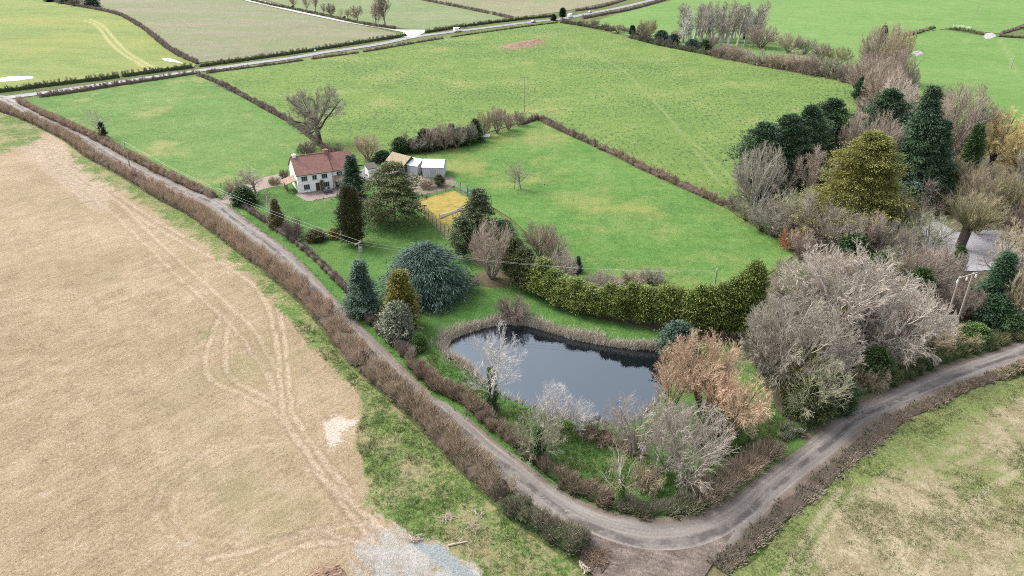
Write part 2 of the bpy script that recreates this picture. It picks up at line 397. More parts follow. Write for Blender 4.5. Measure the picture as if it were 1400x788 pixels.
def build_conifers():
    cone = lambda f: np.clip(1-f, .02, 1)**.85
    # broad old tree: several heavy stems, very many fine shoots
    for v in range(2):
        bare('broad%d' % v, 70+v, many_stem(8, .9, 6.0, .17), [dict(seg=6, wob=.1, trop=.03, end=.35),
            dict(n=9, ang=.75, ratio=.66, tmin=.25, seg=5, wob=.12, trop=.05, rr=.62, end=.4),
            dict(n=9, ang=.65, ratio=.5, tmin=.15, seg=3, wob=.16, trop=.03, rr=.5),
            dict(n=8, ang=.6, ratio=.5, tmin=.12, seg=2, wob=.16, rr=.55, rmin=.014),
            dict(n=5, ang=.38, ratio=.66, tmin=.1, seg=1, wob=.15, rr=.7, rmin=.013)], (0, 0, 3.8), (6.0, 6.0, 4.8), 1)
    for v in range(2):
        conifer('spruce%d' % v, 100+v, 12, 3.0, lambda f: np.clip(1-f, .03, 1)**.9*np.clip(.55+f*3, 0, 1), 210, 44, z0=.6, rise=.25, droop=.42, sl=.52, sw=.22, lat=.9)
    conifer('thuja0', 110, 10, 2.2, lambda f: np.clip(1-f**3.2, .05, 1)**.7*np.clip(.75+f*2, 0, 1), 420, 22, z0=.15, rise=.5, droop=.1, sl=.6, sw=.2, up=.9, lat=.9, tmin=.45)
    conifer('golden0', 112, 10, 2.7, lambda f: np.clip(1-f, .03, 1)**.75, 420, 22, z0=.1, rise=.35, droop=.25, sl=.62, sw=.2, up=.15, lat=.8, tmin=.4)
    for v in range(2):
        conifer('cedar%d' % v, 120+v, 11, 5.4, lambda f: np.clip(1-f**1.5, .06, 1)**.75*np.clip(.7+f*1.5, 0, 1), 98, 120, z0=.8, rise=.32, droop=.34, sl=.5, sw=.22, tiers=7, lat=1.1, flat=.16, lop=.55)
    conifer('bluecedar0', 125, 8, 6.0, lambda f: np.clip(1-f**2.0, .05, 1)**.62, 190, 80, z0=.5, rise=.5, droop=.75, sl=.85, sw=.17, tiers=0, lat=.9, tmin=.3)
    for v in range(3):
        conifer('pine%d' % v, 130+v, 12, 3.4, lambda f: np.clip(1-f**2.4, .1, 1)**.8*np.clip(.5+f*1.6, 0, 1), 100, 80, z0=1.4, rise=.45, droop=.25, sl=.55, sw=.3, tiers=10, lat=1.3, up=.3, jit=.5)
    conifer('bigcypress0', 140, 22, 11.0, lambda f: np.clip(1-f**1.25, .03, 1)**.6*np.clip(.75+f*2, 0, 1), 300, 150, z0=.8, rise=.35, droop=.3, sl=.72, sw=.26, lat=.9, up=.25, lop=.35)
    conifer('tallspruce0', 145, 20, 5.6, lambda f: np.clip(1-f, .03, 1)**.85*np.clip(.6+f*2, 0, 1), 280, 70, z0=1.0, rise=.2, droop=.4, sl=.62, sw=.24, lat=.9, lop=.3)
    for v in range(2): conifer('tallpine%d' % v, 146+v, 18, 5.6, lambda f: np.clip(1-f**2.6, .1, 1)**.7*np.clip(.5+f*1.4, 0, 1), 170, 95, z0=2.5, rise=.5, droop=.25, sl=.62, sw=.28, lat=1.0, up=.35, jit=.5, lop=.4)
    for v in range(3):
        conifer('leyland%d' % v, 150+v, 8, 1.7, lambda f: np.clip(1-f**3.2, .06, 1)**.75*np.clip(.75+f*2, 0, 1), 330, 28, z0=1.5, rise=.35, droop=.3, sl=.55, sw=.22, up=.25, lat=.9, tmin=.35, trunk=.2)
    for v in range(2):
        conifer('yew%d' % v, 160+v, 4, 2.2, lambda f: np.clip(1-f**2, .06, 1)**.55, 190, 30, z0=.05, rise=.25, droop=.2, sl=.42, sw=.26, up=.25, lat=1.0, jit=.5, tmin=.35)
    conifer('ivy0', 170, 8, 1.0, lambda f: (.75+.3*np.sin(f*23))*np.clip(1.15-f, .2, 1), 190, 16, z0=.05, rise=.0, droop=.1, sl=.32, sw=.28, lat=1.3, jit=.9, tmin=.5, trunk=.2)
def place(kind, x, yb, yt, w, mats, name, label, cat, group=None, rz=None, ivy=None, lean=None):
    """stand a plant on the surveyed ground point, as tall and wide as surveyed"""
    X, Y = P(x, yb); X = float(X); Y = float(Y)
    wd, hd = DIM[kind]; wm = w/ppm(Y, 2.0)
    # the top of a wide crown is seen over its far shoulder: allow for part of its depth
    h = top_height(Y + wm*.12, yt)
    h = max(h, .6)
    rnd = random.Random(int(x*7+yb*13))
    root = empty(name, (X, Y, 0), rnd.random()*6.28 if rz is None else rz, (wm/wd, wm/wd, h/hd))
    if lean: root.rotation_euler = (lean[0], lean[1], root.rotation_euler[2])
    for (pn, me), m in zip(PROTO[kind], mats):
        o = link(pn, me, root); o.material_slots[0].link = 'OBJECT'; o.material_slots[0].material = m
    if ivy:
        hv = ivy[0]; o = link('ivy', PROTO['ivy0'][1][1], root); o.material_slots[0].link = 'OBJECT'; o.material_slots[0].material = ivy[2]
        s = wm/wd; o.scale = (ivy[1]/s/2.0, ivy[1]/s/2.0, hv*h/8.0/(h/hd))
    tag(root, label, cat, group)
    return root
# ------------------------------------------------------------------ hedges, reeds, grass
def hedge(name, path_px, width, height, dens, mats, label, seed, leaf=0.0, tw=.022, core=True, rough=.18, group=None, cat='hedge', smooth=True, tl=(.6, 1.35), gaps=None, world=None):
    rng = np.random.default_rng(seed)
    pth = world if world is not None else poly_w(smooth_line(path_px, 6) if smooth else path_px)
    pth = resample(pth, .5); d = np.gradient(pth, axis=0); d = unit(d); nr = np.stack([-d[:, 1], d[:, 0]], 1)
    L = np.linalg.norm(np.diff(pth, axis=0), axis=1).sum(); n = int(L*dens); sp = np.linspace(0, L, len(pth))
    # sprays: every few decimetres a bush with its own height, leaning whips fanning out of it
    nc = max(8, int(L*max(1.2, min(4.5, dens/70)))); cs = rng.random(nc)*L
    if gaps:
        k = np.ones(nc, bool)
        for a, b in gaps: k &= ~((cs > a*L) & (cs < b*L))
        cs = cs[k]; nc = len(cs)
    cu0 = rng.uniform(-.36, .36, nc); ch = height*(1-rough+2*rough*vnoise(cs*.3+seed, cs*0, seed))*(.78+.4*rng.random(nc))*(1-.9*cu0**2)
    m = max(4, n//nc); ci = np.repeat(np.arange(nc), m); n = len(ci)
    wN = width*(.85+.35*vnoise(cs*.3+7, cs*0+9, seed))
    s = np.clip(cs[ci]+rng.normal(0, .22*min(2.5, width/2.4), n), 0, L); u = cu0[ci]*wN[ci]+rng.normal(0, .1*width, n)
    cx = np.interp(s, sp, pth[:, 0]); cy = np.interp(s, sp, pth[:, 1]); nx = np.interp(s, sp, nr[:, 0]); ny = np.interp(s, sp, nr[:, 1]); tx = np.interp(s, sp, d[:, 0]); ty = np.interp(s, sp, d[:, 1])
    ln = (tl[0]+(tl[1]-tl[0])*rng.random(n))*min(1.0, .3+height/3.0)
    fz = rng.random(n)**.75; z = np.maximum(fz*(ch[ci]-ln*.75), .02)
    p = np.stack([cx+nx*u, cy+ny*u, z], 1)
    fan = rng.normal(0, .45, n); side = u/(width*.5)*.75+rng.normal(0, .3, n)
    dr = np.stack([nx*side+tx*fan, ny*side+ty*fan, .55+.75*fz], 1); dr = unit(dr+rng.normal(0, .12, (n, 3))); dr[:, 2] = np.abs(dr[:, 2])
    ends = p+dr*ln[:, None]
    parts = [cones(p, ends, tw*(.6+.7*rng.random(n)))]; cnt = [len(parts[0][1])]; mi = [0]
    nl = int(n*leaf)
    if nl:
        k = rng.integers(0, n, nl); q = p[k]+rng.normal(0, .12, (nl, 3)); q[:, 2] = np.maximum(q[:, 2]*rng.random(nl)**.6, .05)
        parts.append(cards(q, unit(dr[k]+rng.normal(0, .8, (nl, 3))), unit(rng.normal(0, 1, (nl, 3))), np.full(nl, .24)*min(1.5, tw/.022), np.full(nl, .2)*min(1.5, tw/.022))); cnt.append(len(parts[-1][1])); mi.append(1)
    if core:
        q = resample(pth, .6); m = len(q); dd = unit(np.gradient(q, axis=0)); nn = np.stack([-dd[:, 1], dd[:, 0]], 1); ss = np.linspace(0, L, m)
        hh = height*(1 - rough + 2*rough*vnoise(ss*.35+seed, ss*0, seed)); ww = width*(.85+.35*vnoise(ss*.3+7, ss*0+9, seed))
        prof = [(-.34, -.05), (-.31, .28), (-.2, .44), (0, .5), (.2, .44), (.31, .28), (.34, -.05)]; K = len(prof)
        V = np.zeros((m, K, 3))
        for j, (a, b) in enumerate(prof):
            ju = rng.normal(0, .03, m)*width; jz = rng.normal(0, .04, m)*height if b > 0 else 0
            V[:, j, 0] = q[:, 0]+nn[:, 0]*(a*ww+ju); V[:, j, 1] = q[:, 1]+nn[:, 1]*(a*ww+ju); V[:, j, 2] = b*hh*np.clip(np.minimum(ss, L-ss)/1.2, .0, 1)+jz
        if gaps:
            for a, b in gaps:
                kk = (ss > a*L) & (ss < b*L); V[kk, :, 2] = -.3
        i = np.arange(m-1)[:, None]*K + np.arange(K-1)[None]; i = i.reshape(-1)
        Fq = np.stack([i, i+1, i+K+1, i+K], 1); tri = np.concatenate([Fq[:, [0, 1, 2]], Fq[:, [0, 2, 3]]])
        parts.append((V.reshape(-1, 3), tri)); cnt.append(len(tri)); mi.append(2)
    V, Fc = join(parts); o0 = pth.mean(0); V[:, 0] -= o0[0]; V[:, 1] -= o0[1]
    o = link(name, mesh_np(name, V, Fc, mats, np.repeat(mi, cnt))); o.location = (o0[0], o0[1], 0)
    return tag(o, label, cat, group)
def blades(name, X, Y, rng, hgt, wid, mats, lean=.35, per=5, spread=.12, z0=0.0, mi=None):
    n = len(X); k = n*per
    x = np.repeat(X, per)+rng.normal(0, spread, k); y = np.repeat(Y, per)+rng.normal(0, spread, k)
    z = np.repeat(z0, k) if np.isscalar(z0) else np.repeat(z0, per)
    hh = np.repeat(hgt, k) if np.isscalar(hgt) else np.repeat(hgt, per); hh = hh*(.6+.7*rng.random(k))
    d = unit(np.stack([rng.normal(0, lean, k), rng.normal(0, lean, k), np.ones(k)], 1)); a = rng.random(k)*6.28
    s = np.stack([np.cos(a), np.sin(a), 0*a], 1)*wid*.5; p = np.stack([x, y, z], 1)
    V = np.stack([p-s, p+s, p+d*hh[:, None]], 1).reshape(-1, 3)
    Fc = np.arange(3*k).reshape(-1, 3)
    o0 = np.array([x.mean(), y.mean(), 0]); o = link(name, mesh_np(name, V-o0, [Fc], mats, mi)); o.location = o0; return o
# ------------------------------------------------------------------ ground
POND = smooth_line([(610,466),(622,455),(645,447),(670,440),(705,437),(740,444),(780,456),(830,466),(870,471),(903,474),(922,492),(912,520),(895,545),(870,566),(835,572),(795,568),(760,560),(720,546),(690,535),(662,516),(636,494),(613,480)], 4, True)
FLOOD = smooth_line([(1205,352),(1225,330),(1248,304),(1268,292),(1290,304),(1312,316),(1345,312),(1385,316),(1440,322),(1450,352),(1400,360),(1340,366),(1300,366),(1262,360),(1235,378),(1205,372)], 4, True)
def grid_faces(nx, ny):
    i = np.arange(ny-1)[:, None]*nx + np.arange(nx-1)[None]; i = i.reshape(-1)
    return np.stack([i, i+1, i+nx+1, i+nx], 1)
def sheet(name, poly, step, z, mat, attrs=None, holes=(), zfun=None, smooth=0, label=None):
    poly = np.array(poly, float)
    if smooth: poly = smooth_line(poly, smooth, True)
    x0, y0 = poly.min(0)-step; x1, y1 = poly.max(0)+step
    xs = np.arange(x0, x1+step, step); ys = np.arange(y0, y1+step, step)
    gx, gy = np.meshgrid(xs, ys); gx = gx.ravel(); gy = gy.ravel()
    ins = inside(gx, gy, poly); fc = grid_faces(len(xs), len(ys))
    for h in holes: ins &= ~inside(gx, gy, h)
    keep = ins[fc].any(1); fc = fc[keep]
    used = np.zeros(len(gx), bool); used[fc.ravel()] = True
    out = used & ~ins; oi = np.where(out)[0]
    if len(oi):
        bd = None
        for pl in [poly]+list(holes):
            d, bx, by, _, _ = near_line(gx[oi], gy[oi], pl, True)
            if bd is None: bd, BX, BY = d, bx, by
            else:
                m = d < bd; bd[m] = d[m]; BX[m] = bx[m]; BY[m] = by[m]
        gx[oi] = BX; gy[oi] = BY
    ids = np.where(used)[0]; re = np.full(len(gx), -1); re[ids] = np.arange(len(ids))
    gx = gx[ids]; gy = gy[ids]; fc = re[fc]; X, Y = P(gx, gy)
    A = attrs(gx, gy, X, Y) if attrs else {}
    Z = np.full(len(X), z)
    if zfun: Z = Z + zfun(gx, gy, X, Y, A)
    o = link(name, mesh_np(name, np.stack([X, Y, Z], 1), [fc[:, ::-1]], mat, smooth=True, attrs=A))
    return struct(o, label)
def grassmat(name, cols, patch=.03, fine=2.2, straw=None, clump=None, streak=None, moss=None, bumpd=.15, con=1.0):
    """cols: three greens dark>light; optional straw patches, darker clumps, mown streaks"""
    t = NT(name, .95, .1); a = t.nz(patch, 4, .6); b = t.nz(patch*6, 5, .65); f = t.nz(fine, 5, .75); g = t.nz(fine*.28, 5, .7); h = t.nz(fine*2.6, 3, .6)
    v = t.sum((a, .20), (b, .20), (g, .24), (f, .24), (h, .16))
    c = t.ramp(v, [(.5-.26/con, cols[0]), (.5, cols[1]), (.5+.26/con, cols[2])])
    if moss: c = t.mix(t.rng(t.sum((t.nz(moss[1], 6, .7), .7), (f, .3)), .45, .85, 0, moss[2]), c, moss[0])
    if straw: c = t.mix(t.rng(t.sum((t.nz(straw[1], 6, .7), .65), (f, .2), (h, .15)), straw[2]-.08, straw[2]+.2, 0, .85), c, straw[0])
    if streak:
        w = t.nz(1, 3, .5, co=t.mapping(t.co(), (streak[1], streak[2], 1), streak[3])); c = t.mix(t.rng(w, .45, .8, 0, streak[4]), c, streak[0])
    if clump:
        k = t.nz(clump[1], 2, .5, co=t.mapping(t.co(), (1.1, .36, 1), R(8))); m = t.rng(t.sum((k, .70), (t.nz(.016, 4), .30)), .58, .74); c = t.mix(t.math('MULTIPLY', m, clump[2]), c, clump[0])
    t._cur = c; t.f = f
    t.bump(t.math('ADD', f, g), .6, bumpd); return t
def with_tracks(t, colr, strength=.8):
    c = t.mix(t.math('MULTIPLY', t.attr('track'), t.rng(t.noise(.8, 4, .6), .3, .6, .45, strength)), t._cur, colr); t._cur = c; return t
def fin(t): return t.col(t._cur).done()
def line_attr(lines, hw):
    """soft mask along polylines given in survey points, half width in metres"""
    def f(px, py, X, Y):
        m = np.zeros(len(X))
        for l in lines:
            w = resample(poly_w(smooth_line(l, 5)), 1.0); d, *_ = near_line(X, Y, w); m = np.maximum(m, 1-sstep(hw*.5, hw*1.3, d))
        return {'track': m}
    return f
# surveyed edges --------------------------------------------------------------------------------
FOOT = [(-160,92),(-60,130),(0,154),(28,164),(57,178),(86,193),(111,212),(132,225),(165,243),(216,274),(254,294),(292,322),(350,366),(409,416),(438,450),(460,480),(487,509),(530,548),(574,589),(630,648),(696,711),(788,775)]
LANE_R = [(-160,108),(-60,121),(0,130),(24,139),(43,150),(86,172),(129,192),(162,212),(193,228),(254,257),(302,275),(335,300),(360,318),(394,343),(425,373),(455,405),(471,424),(495,446),(531,483),(559,513),(591,543),(621,551+1),(640,573),(681,608),(720,636),(754,662),(791,684),(829,699),(867,707),(900,710),(940,706),(970,697),(1000,682),(1039,652),(1098,609),(1156,562),(1195,545),(1254,519),(1313,497),(1371,478),(1400,466),(1500,432),(1600,400)]
LANE_R.remove((621,552)); LANE_R.insert(21, (612,548))
VERGE_R = [(970,800),(1000,786),(1039,760),(1086,703),(1156,629),(1235,578),(1313,539),(1352,523),(1400,516),(1500,490),(1600,470)]
LANE_L2 = [(935,830),(958,786),(975,762),(1000,735),(1023,718),(1078,664),(1137,613),(1195,570),(1266,539),(1332,511),(1400,485),(1500,452),(1600,420)]
def build_ground():
    global lane_left_w
    # base earth to the horizon
    xs = np.arange(-900, 2301, 14.0); ys = np.r_[-100.0, -98, -95, -90, -82, -70, -55, -40, np.arange(-25, 900, 7.0), np.arange(900, 1500, 40.0)]
    gx, gy = np.meshgrid(xs, ys); gx = gx.ravel(); gy = gy.ravel(); X, Y = P(gx, gy)
    dz = np.full(len(gx), -.16)
    for pl in (POND, FLOOD):
        q = pl-pl.mean(0); big = pl.mean(0)+q*1.12
        dz[inside(gx, gy, big)] = -1.6
    t = grassmat('verge grass and earth', [(.05,.055,.025), (.075,.10,.032), (.12,.13,.05)], straw=((.16,.125,.08), .12, .62))
    o = link('ground', mesh_np('ground', np.stack([X, Y, dz], 1), [grid_faces(len(xs), len(ys))[:, ::-1]], fin(t), smooth=True)); struct(o)
    # ---- lane
    rw = resample(poly_w(smooth_line(LANE_R, 6)), 1.0)
    d = unit(np.gradient(rw, axis=0)); nr = np.stack([d[:, 1], -d[:, 0]], 1)
    # right edge runs towards the camera then round the bend: the lane lies to its right-hand side when walking that way
    wl = np.full(len(rw), 3.6)
    s = np.linspace(0, 1, len(rw))
    # far junction
    k = rw[:, 1] > 300; wl[k] = 5.0
    lw = rw + nr*wl[:, None]
    # after the bend use the surveyed lower edge
    l2 = resample(poly_w(smooth_line(LANE_L2, 6)), 1.0)
    dd = np.min(np.linalg.norm(rw[:, None]-l2[None], axis=2), axis=1)
    after = np.arange(len(rw)) > np.argmin(rw[:, 1])
    wl2 = np.where(after, np.clip(dd, 3.4, 6.5), wl)
    i0 = np.argmin(rw[:, 1]); ramp = np.exp(-((np.arange(len(rw))-i0)/9.0)**2)
    wl2 = np.maximum(wl2, 3.6+3.2*ramp)
    k = 9; ker = np.ones(k)/k; wl2 = np.convolve(np.pad(wl2, k//2, 'edge'), ker, 'valid')
    M = 15; tt = np.linspace(-.13, 1.13, M); V = rw[:, None]+nr[:, None]*(wl2[:, None, None]*tt[None, :, None])
    n = len(rw); Z = .03 - .05*np.abs(tt*2-1)**2; Vz = np.broadcast_to(Z[None], (n, M))
    u = np.broadcast_to(tt[None]*2-1, (n, M)); ss = np.broadcast_to(np.arange(n)[:, None]*1.0, (n, M))
    t = NT('muddy tarmac', .8, .3); co = t.n.new('ShaderNodeCombineXYZ'); t.L(t.attr('s'), co.inputs[0]); t.L(t.math('MULTIPLY', t.attr('u'), 5.0), co.inputs[1])
    st1 = t.noise(1.0, 4, .6, co=t.mapping(co.outputs[0], (.06, .75, 1))); fine = t.noise(3.0, 5, .7); pat = t.noise(.35, 5, .65)
    c = t.ramp(t.math('ADD', t.math('MULTIPLY', st1, .7), t.math('MULTIPLY', fine, .35)), [(.35, (.09,.08,.071)), (.5, (.14,.124,.111)), (.66, (.215,.19,.168))])
    uu = t.math('ABSOLUTE', t.attr('u'))
    wob = t.math('MULTIPLY', t.math('SUBTRACT', t.noise(.25, 3), .5), .5)
    cen = t.rng(t.math('ABSOLUTE', t.math('ADD', t.math('SUBTRACT', t.attr('u'), .12), wob)), .10, .30, 1, 0)
    c = t.mix(t.math('MULTIPLY', cen, t.rng(pat, .36, .56, .1, .85)), c, (.055,.048,.046))
    edge = t.rng(t.math('ADD', uu, wob), .62, 1.0); c = t.mix(t.math('MULTIPLY', edge, .85), c, t.ramp(pat, [(.35, (.085,.062,.043)), (.65, (.155,.118,.09))]))
    c = t.mix(t.rng(t.noise(.7, 4, .6), .64, .72, 0, .6), c, (.28,.25,.23))
    t.bump(t.math('ADD', fine, st1), .5, .06); t.set(t.b.inputs['Roughness'], t.rng(pat, .3, .6, .55, .9))
    lane = link('lane', mesh_np('lane', np.stack([V[..., 0], V[..., 1], Vz], -1).reshape(-1, 3), [grid_faces(M, n)], t.col(c).done(), smooth=True, attrs={'u': u.ravel(), 's': ss.ravel()}))
    struct(lane)
    # ---- muddy gateway in the foreground
    t = NT('churned mud', .85, .25); f = t.nz(2.5, 6, .75); g = t.nz(.5, 6, .7); h = t.nz(1, 4, .6, co=t.mapping(t.co(), (.25, 1.6, 1), R(20)))
    t.col(t.ramp(t.sum((f, .35), (g, .35), (h, .3)), [(.2, (.06,.047,.039)), (.5, (.125,.098,.082)), (.8, (.21,.172,.148))])); t.bump(f, .8, .12)
    sheet('mud_track', [(785,742),(800,712),(850,735),(900,742),(960,735),(1010,718),(985,755),(962,790),(950,850),(940,1000),(820,1000),(822,850),(815,790),(795,772)], 6, .022, t.done())
    # ---- main road
    RC = [(-200,158),(-60,143),(0,134.5),(64,126.5),(150,114),(265,97.6),(400,79),(443,71.5),(480,66.5),(520,60),(564,51),(600,46),(628,42.5),(680,36),(728,30),(771,25.5),(800,19.5),(843,11.5),(886,1.5),(930,-9),(985,-22)]
    rc = resample(poly_w(smooth_line(RC, 6)), 2.0); d = unit(np.gradient(rc, axis=0)); nr = np.stack([-d[:, 1], d[:, 0]], 1)
    tt = np.linspace(-1, 1, 7); V = rc[:, None]+nr[:, None]*(3.3*tt[None, :, None]); n = len(rc)
    t = NT('pale tarmac', .7, .3); c = t.ramp(t.noise(.5, 5, .7), [(.3, (.13,.127,.13)), (.7, (.20,.193,.195))]); t.bump(t.noise(4, 4), .2, .02)
    road = link('main_road', mesh_np('main_road', np.stack([V[..., 0], V[..., 1], np.full((n, 7), .012)], -1).reshape(-1, 3), [grid_faces(7, n)[:, ::-1]], t.col(c).done(), attrs={'u': np.broadcast_to(tt[None], (n, 7)).ravel()})); struct(road)
    # centre line dashes
    mb = MB()
    for k in range(4, n-4, 5):
        a = rc[k]; b = rc[k]+d[k]*3.2; q = nr[k]*.07
        mb.add([(a[0]-q[0], a[1]-q[1], .017), (b[0]-q[0], b[1]-q[1], .017), (b[0]+q[0], b[1]+q[1], .017), (a[0]+q[0], a[1]+q[1], .017)], [(0, 1, 2, 3)])
    struct(mb.obj('road_marking', plain('worn white road paint', (.62,.62,.6), .7)))
    # side road at the junction and the slip towards it
    t = NT('pale concrete road', .75, .25); t.col(t.ramp(t.noise(.4, 5, .7), [(.3, (.24,.23,.22)), (.7, (.34,.325,.31))])); pale = t.done()
    sheet('side_road', [(548,50.5),(556,45),(520,38.5),(470,30.5),(400,16),(335,1),(325,-3),(340,-4),(405,13.5),(470,28),(525,36),(548,40.5),(585,41),(580,45),(566,52)], 2, .02, pale)
    # ---- near stubble field with grass verge
    T = [[(40,186),(62,205),(90,228),(150,268),(195,300),(250,332),(290,352),(330,377),(357,402),(372,440),(380,490),(384,540),(395,584),(430,634),(470,692),(515,748)],
         [(55,186),(80,208),(104,226),(158,264),(204,296),(258,326),(298,344),(342,370),(370,400),(384,436),(391,480),(396,548),(408,580),(448,636),(490,690)],
         [(85,240),(150,288),(200,336),(250,385),(295,425),(330,460),(364,512),(376,545)],
         [(100,232),(165,280),(212,326),(262,372),(310,415),(345,450),(378,505)],
         [(300,430),(281,494),(295,523),(340,543),(374,560),(388,580)],[(313,439),(308,494),(325,523),(370,545)],
         [(385,597),(335,599),(295,612),(256,636),(217,676),(219,720),(246,740),(286,754)],[(395,606),(340,612),(300,630),(266,650),(241,681),(241,705),(262,732),(330,745)],
         [(286,764),(340,752),(384,738),(458,719),(500,715)],[(420,640),(470,676),(510,712),(545,745)],[(60,196),(75,225),(110,250),(140,285)],[(48,200),(58,230),(100,262),(130,290)],
         [(300,800),(360,770),(420,745),(500,740)],[(444,728),(500,750),(530,790)]]
    RUT = [[(426,646),(465,693),(501,739),(515,765)],[(335,764),(384,739),(458,720)],[(295,410),(330,454),(364,508)],[(250,388),(300,436)],[(444,730),(499,750)],[(148,262),(198,295),(252,328)],[(150,275),(198,318),(250,366)]]
    G2 = [(90,190),(104,222),(122,240),(150,255),(176,266),(214,290),(258,322),(290,345),(328,366),(368,408),(398,440),(438,488),(470,515),(498,556),(484,596),(497,640),(504,684),(530,706),(562,738),(604,742),(636,768),(662,800),(700,850),(900,850),(800,760),(500,470),(300,300),(120,190)]
    G1 = [(-200,100),(0,130),(40,165),(62,183),(40,198),(10,206),(-60,222),(-200,250)]
    def att(px, py, X, Y):
        tr = np.zeros(len(X)); ru = np.zeros(len(X)); wx = .35*(vnoise(X*.35, Y*.35, 31)-.5)+.25*(vnoise(X*1.3, Y*1.3, 33)-.5); wy = .35*(vnoise(X*.35, Y*.35, 32)-.5)+.25*(vnoise(X*1.3, Y*1.3, 34)-.5)
        for li, l in enumerate(T):
            wt = .45 if li in (6, 7, 11) else (.8 if li in (4, 5, 2, 3) else 1.0)
            w = resample(poly_w(smooth_line(l, 5)), .8); d, *_ = near_line(X+wx, Y+wy, w)
            tr = np.maximum(tr, wt*(1-sstep(.18, .55, d)))
            ru = np.maximum(ru, .7*wt*(1-sstep(.08, .24, np.abs(d-.62))))
        for l in RUT:
            w = resample(poly_w(smooth_line(l, 5)), .8); d, *_ = near_line(X, Y, w); ru = np.maximum(ru, 1-sstep(.1, .32, d))
        def pol(p, soft): 
            p = smooth_line(np.array(p, float), 4, True); d, *_ = near_line(px, py, p, True); return sstep(-soft, soft, np.where(inside(px, py, p), d, -d))
        g = np.maximum(pol(G1, 16), pol(G2, 18))
        gravel = pol([(500,735),(540,716),(585,733),(610,745),(648,778),(668,800),(690,860),(500,860),(480,790)], 34); blue = pol([(560,742),(592,744),(602,740),(620,758),(650,782),(680,815),(640,812),(606,782),(580,760)], 7)
        palep = pol([(440,585),(452,566),(480,572),(496,570),(480,586),(464,604),(450,618)], 16)
        chur = pol([(20,190),(62,180),(112,222),(150,258),(140,290),(96,262),(60,232)], 10)
        return {'track': tr, 'rut': ru, 'grass': g, 'gravel': gravel, 'blue': blue, 'pale': palep, 'churn': chur}
    t = NT('dry stubble and verge', .95, .08)
    big = t.nz(.045, 5, .6); mid = t.nz(.35, 5, .65); fine = t.nz(2.4, 5, .8); spk = t.nz(5.5, 3, .65)
    rows = t.nz(1, 4, .6, co=t.mapping(t.co(), (.10, 1.5, 1), R(-52)))
    v = t.sum((big, .16), (mid, .13), (fine, .31), (rows, .12), (spk, .28))
    c = t.ramp(v, [(.2, (.112,.084,.05)), (.42, (.218,.165,.104)), (.56, (.288,.222,.148)), (.8, (.415,.33,.24))])
    c = t.mix(t.rng(t.sum((spk, .7), (t.nz(9.0, 2), .3)), .52, .85, 0, .7), c, (.115,.095,.055))
    c = t.mix(t.rng(t.sum((t.nz(.04, 5, .6), .7), (fine, .3)), .5, .8, 0, .4), c, (.165,.155,.07))
    c = t.mix(t.rng(t.sum((t.nz(.085, 6, .75), .7), (fine, .3)), .74, .95, 0, .75), c, (.085,.12,.035))
    tr = t.math('MULTIPLY', t.attr('track'), t.rng(t.sum((mid, .5), (fine, .5)), .2, .6, .2, 1)); c = t.mix(t.math('MULTIPLY', tr, .55), c, t.ramp(t.sum((fine, .6), (spk, .4)), [(.25, (.29,.22,.155)), (.7, (.42,.34,.26))]))
    chn = t.nz(1, 4, .6, co=t.mapping(t.co(), (.25, 1.8, 1), R(-35)))
    c = t.mix(t.math('MULTIPLY', t.attr('churn'), .7), c, t.ramp(t.sum((chn, .6), (spk, .4)), [(.2, (.15,.115,.08)), (.5, (.28,.225,.165)), (.75, (.37,.305,.235))]))
    c = t.mix(t.math('MULTIPLY', t.attr('rut'), t.rng(mid, .2, .7, .1, .6)), c, (.15,.108,.07))
    gn = t.sum((t.attr('gravel'), 1), (t.nz(.35, 6, .75), 1.2)); gn2 = t.rng(gn, .85, 1.7, 0, .9)
    c = t.mix(gn2, c, t.ramp(t.sum((fine, .4), (mid, .3), (spk, .3)), [(.25, (.16,.17,.165)), (.5, (.25,.245,.23)), (.75, (.33,.31,.285))]))
    bl = t.sum((t.attr('blue'), 1), (t.nz(.6, 6, .75), .9)); c = t.mix(t.rng(bl, .95, 1.35, 0, .9), c, t.ramp(t.sum((fine, .5), (spk, .5)), [(.25, (.13,.155,.16)), (.75, (.235,.26,.255))]))
    pn = t.sum((t.attr('pale'), 1), (t.nz(.5, 6, .8), 1.1)); c = t.mix(t.rng(pn, 1.05, 1.3), c, t.ramp(t.sum((fine, .5), (spk, .5)), [(.2, (.31,.25,.205)), (.8, (.42,.355,.30))]))
    # grass verge
    gf = t.nz(1.6, 5, .75); gb = t.nz(.2, 5, .65); g3 = t.nz(3.8, 3); gc = t.ramp(t.sum((gf, .4), (gb, .3), (g3, .3)), [(.25, (.042,.08,.02)), (.5, (.085,.13,.036)), (.75, (.155,.175,.066))])
    gc = t.mix(t.rng(t.sum((t.nz(.12, 6, .72), .6), (gf, .25), (g3, .15)), .4, .72, 0, .9), gc, (.22,.185,.105))
    gm = t.sum((t.attr('grass'), 1), (t.nz(.22, 7, .8), 1.0), (spk, .25)); gmm = t.rng(gm, 1.0, 1.3)
    c = t.mix(gmm, c, gc)
    t.bump(t.sum((fine, .5), (mid, .4), (spk, .25)), .8, .16)
    def zf(px, py, X, Y, A):
        return -.07*A['track'] - .05*A['rut'] + .10*(vnoise(X*.5, Y*.5, 3)-.5)*(1-A['track']) + .08*A['grass']*(vnoise(X*1.1, Y*1.1, 5)) + .12*A['churn']*(vnoise(X*.9, Y*.9, 8)-.5)
    dk = smooth_line(FOOT, 5); top = [tuple(p) for p in dk]
    sheet('stubble_field', top+[(840,820),(900,1000),(-300,1000),(-300,60)], 2.4, 0.0, t.col(c).done(), att, zfun=zf)
    # ---- rough field, bottom right
    t = NT('thin dry pasture', .95, .08); 
